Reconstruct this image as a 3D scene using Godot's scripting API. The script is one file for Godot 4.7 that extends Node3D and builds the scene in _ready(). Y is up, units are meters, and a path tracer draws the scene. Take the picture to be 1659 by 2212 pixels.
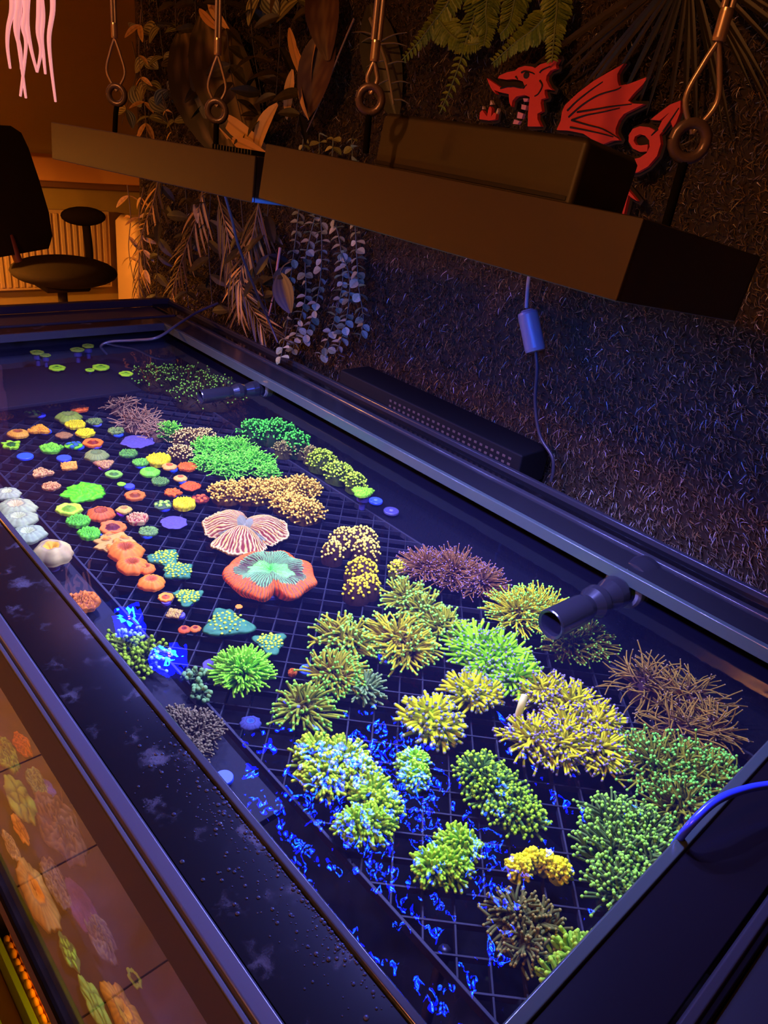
extends Node3D
# A reef frag tank in a dark room: lamps hang over the water, turf wall behind, warm-lit room beyond.

const IMG := Vector2(1659, 2212)
const FOCAL := 1592.5
const RIGHT := Vector3(0.73367699, 0.12476863, 0.66794525)
const DOWN := Vector3(-0.23111728, -0.87856881, 0.41797327)
const AHEAD := Vector3(0.63898582, -0.46103106, -0.61574954)
const EYE := Vector3(0, 1.4, 0)

const WATER_Y := 0.87
const RACK_Y := 0.785
const WALL_X := 1.12
const LENS_GLOW := 38.0
const LAMP_TINT := Color(0.30, 0.29, 1.0)

var rng := RandomNumberGenerator.new()
var noise := FastNoiseLite.new()
var taken := {}
var M := {}

# ---------------------------------------------------------------- pixels to places
func ray(x: float, y: float) -> Vector3:
	return (RIGHT * (x - IMG.x / 2) + DOWN * (y - IMG.y / 2) + AHEAD * FOCAL) / FOCAL
func on_y(x: float, y: float, h: float) -> Vector3:
	var d := ray(x, y)
	return EYE + d * ((h - EYE.y) / d.y)
func on_x(x: float, y: float, wx: float) -> Vector3:
	var d := ray(x, y)
	return EYE + d * (wx / d.x)
func on_z(x: float, y: float, wz: float) -> Vector3:
	var d := ray(x, y)
	return EYE + d * (wz / d.z)

# ---------------------------------------------------------------- mesh building
class MB:
	var v := PackedVector3Array()
	var n := PackedVector3Array()
	var c := PackedColorArray()
	var i := PackedInt32Array()
	func vert(p: Vector3, nn: Vector3, col: Color) -> int:
		v.append(p); n.append(nn); c.append(col)
		return v.size() - 1
	func tri(a: int, b: int, d: int) -> void:
		i.append(a); i.append(b); i.append(d)
	func quad(a: int, b: int, d: int, e: int) -> void:
		i.append(a); i.append(b); i.append(d); i.append(a); i.append(d); i.append(e)
	func tube(pts: PackedVector3Array, rad: PackedFloat32Array, cols: PackedColorArray, sides: int, cap := true) -> void:
		var start := v.size()
		var k := pts.size()
		var side := Vector3.ZERO
		for a in k:
			var t: Vector3 = (pts[mini(a + 1, k - 1)] - pts[maxi(a - 1, 0)]).normalized()
			if a == 0:
				side = t.cross(Vector3(0.31, 0.2, 0.93)).normalized()
			else:
				side = (side - t * side.dot(t)).normalized()
			var up := t.cross(side)
			for s in sides:
				var w := TAU * s / sides
				var o := side * cos(w) + up * sin(w)
				v.append(pts[a] + o * rad[a]); n.append(o); c.append(cols[a])
		for a in k - 1:
			for s in sides:
				var s2 := (s + 1) % sides
				quad(start + a * sides + s, start + a * sides + s2, start + (a + 1) * sides + s2, start + (a + 1) * sides + s)
		if cap:
			for e in [0, k - 1]:
				var t2: Vector3 = (pts[0] - pts[1]).normalized() if e == 0 else (pts[k - 1] - pts[k - 2]).normalized()
				var m := vert(pts[e] + t2 * rad[e] * 0.3, t2, cols[e])
				for s in sides:
					tri(m, start + e * sides + s, start + e * sides + (s + 1) % sides)
	func ball(at: Vector3, r: Vector3, col: Color, nu := 6, nv := 4, half := false) -> void:
		var start := v.size()
		for a in nv + 1:
			var ph := PI * a / nv * (0.5 if half else 1.0)
			for b in nu:
				var th := TAU * b / nu
				var d := Vector3(sin(ph) * cos(th), cos(ph), sin(ph) * sin(th))
				v.append(at + d * r); n.append((d / r).normalized()); c.append(col)
		for a in nv:
			for b in nu:
				var b2 := (b + 1) % nu
				quad(start + a * nu + b, start + a * nu + b2, start + (a + 1) * nu + b2, start + (a + 1) * nu + b)
	func box(lo: Vector3, hi: Vector3, r: float, col: Color, x := Transform3D()) -> void:
		var start := v.size()
		var mid := (lo + hi) / 2
		var half := (hi - lo) / 2
		var at := {}
		for ax in 3:
			for sg in [-1, 1]:
				for s1 in [-1, 1]:
					for s2 in [-1, 1]:
						var p := Vector3.ZERO
						var a1: int = (ax + 1) % 3
						var a2: int = (ax + 2) % 3
						p[ax] = sg * half[ax]
						p[a1] = s1 * (half[a1] - r)
						p[a2] = s2 * (half[a2] - r)
						var nn := Vector3.ZERO
						nn[ax] = sg
						var corner := Vector3i.ZERO
						corner[ax] = sg; corner[a1] = s1; corner[a2] = s2
						at[[ax, corner]] = v.size()
						v.append(x * (mid + p)); n.append((x.basis * nn).normalized()); c.append(col)
		for ax in 3:
			for sg in [-1, 1]:
				var q := []
				for s in [[-1, -1], [1, -1], [1, 1], [-1, 1]]:
					var corner := Vector3i.ZERO
					corner[ax] = sg; corner[(ax + 1) % 3] = s[0]; corner[(ax + 2) % 3] = s[1]
					q.append(at[[ax, corner]])
				quad(q[0], q[1], q[2], q[3])
		if r > 0:
			for ax in 3:
				var a1: int = (ax + 1) % 3
				var a2: int = (ax + 2) % 3
				for s1 in [-1, 1]:
					for s2 in [-1, 1]:
						var lo_c := Vector3i.ZERO
						lo_c[ax] = -1; lo_c[a1] = s1; lo_c[a2] = s2
						var hi_c := lo_c
						hi_c[ax] = 1
						quad(at[[a1, lo_c]], at[[a1, hi_c]], at[[a2, hi_c]], at[[a2, lo_c]])
			for s0 in [-1, 1]:
				for s1 in [-1, 1]:
					for s2 in [-1, 1]:
						var cc := Vector3i(s0, s1, s2)
						tri(at[[0, cc]], at[[1, cc]], at[[2, cc]])
	func lathe(prof: Array, at: Vector3, axis: Vector3, sides: int, col: Color) -> void:
		var ax := axis.normalized()
		var e1 := ax.cross(Vector3(0.3, 0.1, 0.95)).normalized()
		var e2 := ax.cross(e1)
		var k := prof.size()
		for a in k - 1:
			var p0: Vector2 = prof[a]
			var p1: Vector2 = prof[a + 1]
			var t := (p1 - p0).normalized()
			var start := v.size()
			for q in [p0, p1]:
				for s in sides:
					var w := TAU * s / sides
					var o := e1 * cos(w) + e2 * sin(w)
					v.append(at + o * q.x + ax * q.y); n.append((o * t.y - ax * t.x).normalized()); c.append(col)
			for s in sides:
				var s2 := (s + 1) % sides
				quad(start + s, start + s2, start + sides + s2, start + sides + s)
	func plate(poly: PackedVector2Array, e1: Vector3, e2: Vector3, o: Vector3, th: float, col: Color) -> void:
		# a cut-out: outline in the plane (e1, e2) through o, thickness th against e1 x e2
		var nn := e1.cross(e2).normalized()
		var idx := Geometry2D.triangulate_polygon(poly)
		for z in [0.0, -th]:
			var start := v.size()
			for p in poly:
				vert(o + e1 * p.x + e2 * p.y + nn * z, nn if z == 0.0 else -nn, col)
			for a in range(0, idx.size(), 3):
				tri(start + idx[a], start + idx[a + 1], start + idx[a + 2])
		for a in poly.size():
			var p := poly[a]
			var q := poly[(a + 1) % poly.size()]
			var d := (q - p).normalized()
			var sn := e1 * d.y - e2 * d.x
			if Geometry2D.is_polygon_clockwise(poly):
				sn = -sn
			var s0 := vert(o + e1 * p.x + e2 * p.y, sn, col)
			var s1 := vert(o + e1 * q.x + e2 * q.y, sn, col)
			var s2 := vert(o + e1 * q.x + e2 * q.y - nn * th, sn, col)
			var s3 := vert(o + e1 * p.x + e2 * p.y - nn * th, sn, col)
			quad(s0, s1, s2, s3)
	func mesh() -> ArrayMesh:
		for t in range(0, i.size(), 3):
			var a := v[i[t]]
			var g := (v[i[t + 2]] - a).cross(v[i[t + 1]] - a)
			if g.dot(n[i[t]] + n[i[t + 1]] + n[i[t + 2]]) < 0:
				var s := i[t + 1]
				i[t + 1] = i[t + 2]
				i[t + 2] = s
		var arr := []
		arr.resize(Mesh.ARRAY_MAX)
		arr[Mesh.ARRAY_VERTEX] = v
		arr[Mesh.ARRAY_NORMAL] = n
		arr[Mesh.ARRAY_COLOR] = c
		arr[Mesh.ARRAY_INDEX] = i
		var m := ArrayMesh.new()
		if i.size() > 0:
			m.add_surface_from_arrays(Mesh.PRIMITIVE_TRIANGLES, arr)
		return m

# ---------------------------------------------------------------- nodes
func numbered(called: String) -> String:
	var k: int = taken.get(called, 0)
	taken[called] = k + 1
	return called if k == 0 else "%s_%03d" % [called, k]
func thing(called: String, label: String, category: String, at := Vector3.ZERO, group := "") -> Node3D:
	var o := Node3D.new()
	o.name = numbered(called)
	add_child(o)
	o.position = at
	o.set_meta("label", label)
	o.set_meta("category", category)
	if group:
		o.set_meta("group", group)
	return o
func part(called: String, mesh: Mesh, m: Material, parent: Node3D, world := true) -> MeshInstance3D:
	# world: the mesh is given in world coordinates, the part's thing stands at its own base
	var o := MeshInstance3D.new()
	o.name = called
	o.mesh = mesh
	o.material_override = m
	parent.add_child(o, true)
	if world:
		var at := Vector3.ZERO
		var p: Node = parent
		while p is Node3D and p != self:
			at += (p as Node3D).position
			p = p.get_parent()
		o.position = -at
	return o
func struct_of(called: String, mesh: Mesh, m: Material) -> MeshInstance3D:
	var o := part(called, mesh, m, self)
	o.name = numbered(called)
	o.set_meta("kind", "structure")
	return o
func lin(r: int, g: int, b: int) -> Color:
	return Color8(r, g, b).srgb_to_linear()
func mat(col: Color, rough := 0.6, spec := 0.5, metal := 0.0) -> StandardMaterial3D:
	var m := StandardMaterial3D.new()
	m.albedo_color = col
	m.roughness = rough
	m.metallic_specular = spec
	m.metallic = metal
	return m
func vmat(rough := 0.6, spec := 0.4) -> StandardMaterial3D:
	var m := mat(Color.WHITE, rough, spec)
	m.vertex_color_use_as_albedo = true
	return m
func glow(col: Color, k: float) -> StandardMaterial3D:
	var m := mat(Color8(10, 10, 14), 0.4)
	m.emission_enabled = true
	m.emission = col
	m.emission_energy_multiplier = k
	return m
func one_box(lo: Vector3, hi: Vector3, r := 0.002, x := Transform3D()) -> ArrayMesh:
	var b := MB.new()
	b.box(lo, hi, r, Color.WHITE, x)
	return b.mesh()
func pv(a: Array) -> PackedVector3Array:
	var r := PackedVector3Array()
	for p in a:
		r.append(p)
	return r
func smooth(a: Array, per := 6) -> PackedVector3Array:
	# Catmull-Rom through the points
	var r := PackedVector3Array()
	for k in a.size() - 1:
		var p0: Vector3 = a[maxi(k - 1, 0)]
		var p1: Vector3 = a[k]
		var p2: Vector3 = a[k + 1]
		var p3: Vector3 = a[mini(k + 2, a.size() - 1)]
		for s in per:
			var t := float(s) / per
			r.append(0.5 * (2 * p1 + (p2 - p0) * t + (2 * p0 - 5 * p1 + 4 * p2 - p3) * t * t + (3 * p1 - p0 - 3 * p2 + p3) * t * t * t))
	r.append(a[a.size() - 1])
	return r
func even(path: PackedVector3Array, r: float, col := Color.WHITE, sides := 8, r_end := -1.0) -> ArrayMesh:
	var b := MB.new()
	add_even(b, path, r, col, sides, r_end)
	return b.mesh()
func add_even(b: MB, path: PackedVector3Array, r: float, col := Color.WHITE, sides := 8, r_end := -1.0) -> void:
	var rad := PackedFloat32Array()
	var cols := PackedColorArray()
	for k in path.size():
		rad.append(r if r_end < 0 else lerpf(r, r_end, float(k) / (path.size() - 1)))
		cols.append(col)
	b.tube(path, rad, cols, sides)

# ================================================================ scene
func _ready() -> void:
	rng.seed = 7
	noise.seed = 11
	noise.frequency = 1.0
	noise.noise_type = FastNoiseLite.TYPE_SIMPLEX_SMOOTH
	camera_and_light()
	materials()
	room()
	tank()
	water()
	lamps()
	rack()
	corals_big()
	corals_frags()
	tank_fittings()
	wall_things()
	plants()
	back_room()
	below_tank()

func camera_and_light() -> void:
	var cam := Camera3D.new()
	cam.name = "camera"
	add_child(cam)
	cam.transform = Transform3D(Basis(RIGHT, -DOWN, -AHEAD).orthonormalized(), EYE)
	cam.fov = rad_to_deg(2 * atan(IMG.y / 2 / FOCAL))
	cam.near = 0.02
	cam.current = true
	var env := Environment.new()
	env.background_mode = Environment.BG_COLOR
	env.background_color = Color(0, 0, 0)
	env.tonemap_mode = Environment.TONE_MAPPER_LINEAR
	env.tonemap_exposure = 1.0
	env.sdfgi_enabled = true
	env.ssao_enabled = true
	env.ssil_enabled = true
	var we := WorldEnvironment.new()
	we.name = "environment"
	we.environment = env
	add_child(we)

func materials() -> void:
	M.coral = vmat(0.6, 0.16)
	M.frag = vmat(0.55, 0.18)
	for k in ["coral", "frag"]:
		(M[k] as StandardMaterial3D).albedo_color = Color(1.0, 1.0, 0.54)
	M.black_gloss = mat(Color8(12, 11, 13), 0.12, 0.5)
	M.black = mat(Color8(22, 19, 19), 0.45)
	M.black_matt = mat(Color8(13, 12, 12), 0.9, 0.1)
	M.housing = mat(Color8(54, 43, 38), 0.5, 0.4)
	M.metal = mat(Color8(190, 170, 150), 0.3, 0.5, 1.0)
	M.wire = mat(Color8(170, 150, 140), 0.35, 0.5, 0.8)
	M.leaf = vmat(0.45, 0.4)
	M.pane = mat(Color(0.5, 0.5, 0.6, 0.03), 0.02, 0.40)
	M.pane.transparency = BaseMaterial3D.TRANSPARENCY_ALPHA

# ---------------------------------------------------------------- room shell
func room() -> void:
	var tone := [Color8(132, 112, 128), Color8(140, 118, 134), Color8(124, 105, 121)]
	struct_of("floor", one_box(Vector3(-2.1, -0.1, -5.3), Vector3(4.1, -0.004, 1.6), 0), mat(Color8(60, 42, 36), 0.7))
	var fl := get_node("floor") as Node3D
	var tile := one_box(Vector3(-0.151, -0.006, -0.151), Vector3(0.151, 0, 0.151), 0.0015)
	var tm := []
	for t in tone:
		tm.append(mat(t, 0.45))
	for a in range(-6, 12):
		for b in range(-17, 5):
			var x := 0.165 + 0.305 * (a - 0.5)
			var z := -0.757 + 0.305 * (b + 0.5)
			if (a >= 1 and a < 3 and b > -4 and b < 1) or a > 5 and b > -6:
				continue
			var o := part("tile", tile, tm[rng.randi() % 3], fl, false)
			o.position = Vector3(x, 0, z)
	var wall := mat(Color8(150, 126, 70), 0.85, 0.3)
	struct_of("ceiling", one_box(Vector3(-2.1, 2.6, -5.3), Vector3(4.1, 2.7, 1.6), 0), mat(Color8(120, 100, 80), 0.9))
	struct_of("wall_back", one_box(Vector3(-2.1, 0, -5.3), Vector3(4.1, 2.6, -5.2), 0), wall)
	struct_of("wall_left", one_box(Vector3(-2.1, 0, -5.2), Vector3(-2, 2.6, 1.5), 0), wall)
	struct_of("wall_front", one_box(Vector3(-2.1, 0, 1.5), Vector3(4.1, 2.6, 1.6), 0), wall)
	struct_of("wall_side", one_box(Vector3(4.0, 0, -5.2), Vector3(4.1, 2.6, 1.5), 0), wall)
	# the partition that carries the turf
	struct_of("wall_right", one_box(Vector3(WALL_X, 0, -2.3), Vector3(WALL_X + 0.1, 2.6, 1.5), 0), mat(Color8(56, 46, 34), 0.95, 0.2))
	var blade := MB.new()
	var w := 0.00075
	for s in [[0.0, 0.0, 1.0], [0.45, 0.006, 0.8], [0.8, 0.008, 0.5], [1.0, 0.006, 0.06]]:
		var along := Vector3(0, s[0] * 0.0135, s[1] * 0.6)
		blade.vert(along + Vector3(-w * s[2], 0, 0), Vector3(0, 0, 1), Color.WHITE)
		blade.vert(along + Vector3(w * s[2], 0, 0), Vector3(0, 0, 1), Color.WHITE)
	for k in 3:
		blade.quad(k * 2, k * 2 + 1, k * 2 + 3, k * 2 + 2)
	var mm := MultiMesh.new()
	mm.transform_format = MultiMesh.TRANSFORM_3D
	mm.use_colors = true
	mm.mesh = blade.mesh()
	var count := 170000
	mm.instance_count = count
	for k in count:
		var z := -2.28 + rng.randf() * 2.75
		var y := 0.72 + rng.randf() * 1.35
		# blades lie nearly flat against the wall, brushed towards the room's front and down
		var a := rng.randfn(-0.25, 0.75)
		var lie := Vector3(-0.28 - 0.5 * rng.randf(), sin(a), cos(a)).normalized()
		var out := Vector3(-1, 0, 0)
		var side := lie.cross(out).normalized().rotated(lie, rng.randfn(0, 0.7))
		var face := side.cross(lie).normalized()
		var sc := 0.7 + 0.7 * rng.randf()
		mm.set_instance_transform(k, Transform3D(Basis(side * 1.1, lie * sc, face * sc), Vector3(WALL_X - 0.001, y, z)))
		var g := rng.randf()
		var col := lin(98, 82, 48).lerp(lin(114, 90, 58), g)
		if rng.randf() < 0.03:
			col = lin(205, 195, 180)  # a few pale blades: glints of lamp light put into the colour
		mm.set_instance_color(k, col * (0.55 + 0.6 * rng.randf()))
	var turf := MultiMeshInstance3D.new()
	turf.name = "turf"
	turf.multimesh = mm
	var tmat := vmat(0.38, 0.5)
	turf.material_override = tmat
	turf.set_meta("kind", "stuff")
	(get_node("wall_right") as Node3D).add_child(turf)

# ---------------------------------------------------------------- tank
func salt_material(base: Color, crust: Color, cut: float) -> StandardMaterial3D:
	var m := mat(Color.WHITE, 0.16, 0.5)
	var t := NoiseTexture2D.new()
	t.width = 512
	t.height = 512
	t.seamless = true
	t.normalize = true
	var nz := FastNoiseLite.new()
	nz.seed = 5
	nz.frequency = 0.012
	nz.fractal_octaves = 5
	nz.domain_warp_enabled = true
	nz.domain_warp_amplitude = 40
	t.noise = nz
	var g := Gradient.new()
	g.offsets = PackedFloat32Array([0.0, cut, cut + 0.16, 1.0])
	g.colors = PackedColorArray([base, base, crust, crust.lightened(0.15)])
	t.color_ramp = g
	m.albedo_texture = t
	m.uv1_triplanar = true
	m.uv1_world_triplanar = true
	m.uv1_scale = Vector3(3.2, 3.2, 3.2)
	return m

func tank() -> void:
	var t := thing("aquarium", "long rimmed glass aquarium with black bracing full of glowing corals", "aquarium", Vector3(0.56, 0.284, -0.89))
	var brace := salt_material(Color8(13, 12, 13), Color8(46, 46, 48), 0.66)
	var edge := mat(Color8(46, 47, 48), 0.14, 0.5)
	var edge_green := mat(Color8(52, 60, 53), 0.16, 0.5)
	var lip := mat(Color8(40, 39, 40), 0.14, 0.5)
	# braces: the flat ring round the opening
	part("brace", one_box(Vector3(0.2418, 0.888, -1.74), Vector3(0.1765, 0.900, -0.03), 0.0012), brace, t)
	part("brace", one_box(Vector3(0.880, 0.888, -1.74), Vector3(0.936, 0.900, -0.03), 0.0015), mat(Color8(24, 23, 24), 0.2, 0.5), t)
	part("brace", one_box(Vector3(0.2418, 0.888, -0.0973), Vector3(0.880, 0.900, -0.033), 0.0012), mat(Color8(16, 13, 16), 0.2), t)
	part("brace", one_box(Vector3(0.2418, 0.888, -1.74), Vector3(0.880, 0.900, -1.683), 0.0012), brace, t)
	# polished glass strips along the opening
	part("glass_edge", one_box(Vector3(0.2365, 0.884, -1.683), Vector3(0.2445, 0.9035, -0.0973), 0.002), edge, t)
	part("glass_edge", one_box(Vector3(0.2445, 0.884, -0.1035), Vector3(0.876, 0.9035, -0.0925), 0.002), edge_green, t)
	part("glass_edge", one_box(Vector3(0.872, 0.882, -1.683), Vector3(0.882, 0.902, -0.0973), 0.002), edge_green, t)
	part("glass_edge", one_box(Vector3(0.2445, 0.884, -1.687), Vector3(0.876, 0.9025, -1.679), 0.002), edge, t)
	# upright panes
	part("pane", one_box(Vector3(0.1600, 0.300, -1.755), Vector3(0.1605, 0.842, -0.016), 0), M.pane, t).set_meta("label", "clear front pane of the aquarium")
	part("back_pane", one_box(Vector3(0.938, 0.300, -1.755), Vector3(0.950, 0.900, -0.016), 0.001), M.black_matt, t)
	part("end_pane", one_box(Vector3(0.1605, 0.300, -1.755), Vector3(0.938, 0.900, -1.742), 0.001), mat(Color8(52, 48, 46), 0.12), t)
	part("end_pane", one_box(Vector3(0.1605, 0.300, -0.030), Vector3(0.938, 0.899, -0.016), 0.001), M.black_gloss, t)
	part("bottom", one_box(Vector3(0.158, 0.284, -1.755), Vector3(0.952, 0.300, -0.016), 0.001), mat(Color8(20, 19, 19), 0.85, 0.2), t)
	# top edge of the front pane: pale sealed strip, and the trim hanging over the outside
	part("top_seal", one_box(Vector3(0.1595, 0.886, -1.76), Vector3(0.1755, 0.902, -0.016), 0.0035), mat(Color8(58, 55, 56), 0.3, 0.5), t)
	part("front_trim", one_box(Vector3(0.1545, 0.836, -1.76), Vector3(0.1594, 0.8995, -0.010), 0.0015), mat(Color8(42, 36, 30), 0.6), t)
	part("bottom_trim", one_box(Vector3(0.154, 0.272, -1.76), Vector3(0.1595, 0.300, -0.010), 0.001), M.black_matt, t)
	# ledges of the frame behind the back pane and beyond the far end
	part("frame_ledge", one_box(Vector3(0.9505, 0.862, -1.91), Vector3(1.004, 0.892, -0.01), 0.003), M.black_gloss, t)
	part("frame_lip", one_box(Vector3(0.937, 0.895, -1.74), Vector3(0.949, 0.9045, -0.02), 0.003), lip, t)
	part("frame_lip", one_box(Vector3(0.998, 0.886, -1.91), Vector3(1.008, 0.902, -0.01), 0.0035), lip, t)
	part("frame_ledge", one_box(Vector3(0.16, 0.862, -1.90), Vector3(0.950, 0.886, -1.756), 0.002), mat(Color8(44, 40, 38), 0.4), t)
	part("frame_lip", one_box(Vector3(0.16, 0.893, -1.752), Vector3(0.94, 0.9035, -1.742), 0.003), lip, t)
	part("frame_lip", one_box(Vector3(0.15, 0.886, -1.915), Vector3(1.005, 0.906, -1.896), 0.003), lip, t)
	part("frame_lip", one_box(Vector3(0.16, 0.893, -0.030), Vector3(1.0, 0.9025, -0.020), 0.003), lip, t)
	part("frame_ledge", one_box(Vector3(0.16, 0.872, -0.015), Vector3(1.0, 0.894, 0.05), 0.003), M.black, t)
	# overflow comb under the right brace
	for k in 46:
		var z := -1.30 + 0.0125 * k
		part("comb_tooth", one_box(Vector3(0.930, 0.868, -0.004), Vector3(0.937, 0.886, 0.004), 0.0008), M.black, t).position += Vector3(0, 0, z)
	# stand
	var s := thing("aquarium_stand", "dark brown stand carrying the long aquarium", "stand", Vector3(0.56, 0, -0.89))
	part("beam", one_box(Vector3(0.156, 0.205, -1.76), Vector3(0.95, 0.2835, -0.012), 0.002), mat(Color8(62, 42, 26), 0.7), s)
	part("panel", one_box(Vector3(0.30, 0.0, -1.74), Vector3(0.95, 0.2048, -0.03), 0.002), mat(Color8(40, 28, 20), 0.7), s)
	for z in [-1.74, -0.09]:
		part("leg", one_box(Vector3(0.16, 0.0, z), Vector3(0.22, 0.2048, z + 0.06), 0.002), mat(Color8(40, 28, 20), 0.7), s)

func wave(x: float, z: float) -> float:
	# choppy water where the near outlet stirs it, nearly still elsewhere
	var dx := (x - 0.40) / 0.24
	var dz := (z + 0.17) / 0.21
	var m := exp(-(dx * dx + dz * dz))
	var a := 0.00008 * noise.get_noise_2d(x * 22, z * 22) + 0.0008 * noise.get_noise_2d(x * 5 + 9, z * 5)
	var b := 0.0095 * noise.get_noise_2d(x * 7.5 + 3, z * 6.5) + 0.0011 * noise.get_noise_2d(x * 20, z * 16 + 8) + 0.00016 * noise.get_noise_2d(x * 60, z * 50)
	var fx := (x - 0.66) / 0.12
	var fz := (z + 1.22) / 0.10
	var far := 0.0009 * exp(-(fx * fx + fz * fz)) * noise.get_noise_2d(x * 40, z * 40 + 30)
	return a * 0.5 + b * m * 1.5 + far

func water() -> void:
	var xs := []
	var zs := []
	var x := 0.1766
	while x < 0.9365:
		xs.append(x)
		x += 0.0045
	xs.append(0.9365)
	var z := -0.0315
	while z > -1.741:
		zs.append(z)
		z -= 0.0035 if z > -0.52 else 0.009
	zs.append(-1.741)
	var b := MB.new()
	for p in zs:
		for q in xs:
			var h := wave(q, p)
			var e := 0.0008
			var nn := Vector3((h - wave(q + e, p)) / e, 1, (h - wave(q, p + e)) / e).normalized()
			b.vert(Vector3(q, WATER_Y + h, p), nn, Color.WHITE)
	var w := xs.size()
	for a in zs.size() - 1:
		for k in w - 1:
			b.quad(a * w + k, a * w + k + 1, (a + 1) * w + k + 1, (a + 1) * w + k)
	var m := mat(Color(0.4, 0.4, 0.6, 0.015), 0.0, 0.5)
	m.transparency = BaseMaterial3D.TRANSPARENCY_ALPHA
	var o := part("water", b.mesh(), m, self)
	o.set_meta("label", "clear aquarium water surface, rippled and mirroring blue lamps at one end")
	o.set_meta("category", "water")
	o.set_meta("kind", "stuff")
	# splashes on the front brace
	var mm := MultiMesh.new()
	mm.transform_format = MultiMesh.TRANSFORM_3D
	var db := MB.new()
	db.ball(Vector3.ZERO, Vector3(1, 0.55, 1), Color.WHITE, 10, 4, true)
	mm.mesh = db.mesh()
	mm.instance_count = 420
	for k in 420:
		var u := rng.randf()
		var at := on_y(lerpf(330, 800, u) + rng.randfn(0, 40), lerpf(1590, 2130, u) + rng.randfn(0, 55), 0.9)
		at.x = clampf(at.x, 0.180, 0.2345)
		var r := 0.0006 + 0.0013 * pow(rng.randf(), 3.0)
		mm.set_instance_transform(k, Transform3D(Basis().scaled(Vector3(r, r, r)), Vector3(at.x, 0.9001, at.z)))
	var dr := MultiMeshInstance3D.new()
	dr.name = "water_droplets"
	dr.multimesh = mm
	dr.material_override = mat(Color8(46, 46, 48), 0.05, 0.6)
	dr.set_meta("label", "spilled water droplets scattered on the black front brace")
	dr.set_meta("category", "droplets")
	dr.set_meta("kind", "stuff")
	add_child(dr)

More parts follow.
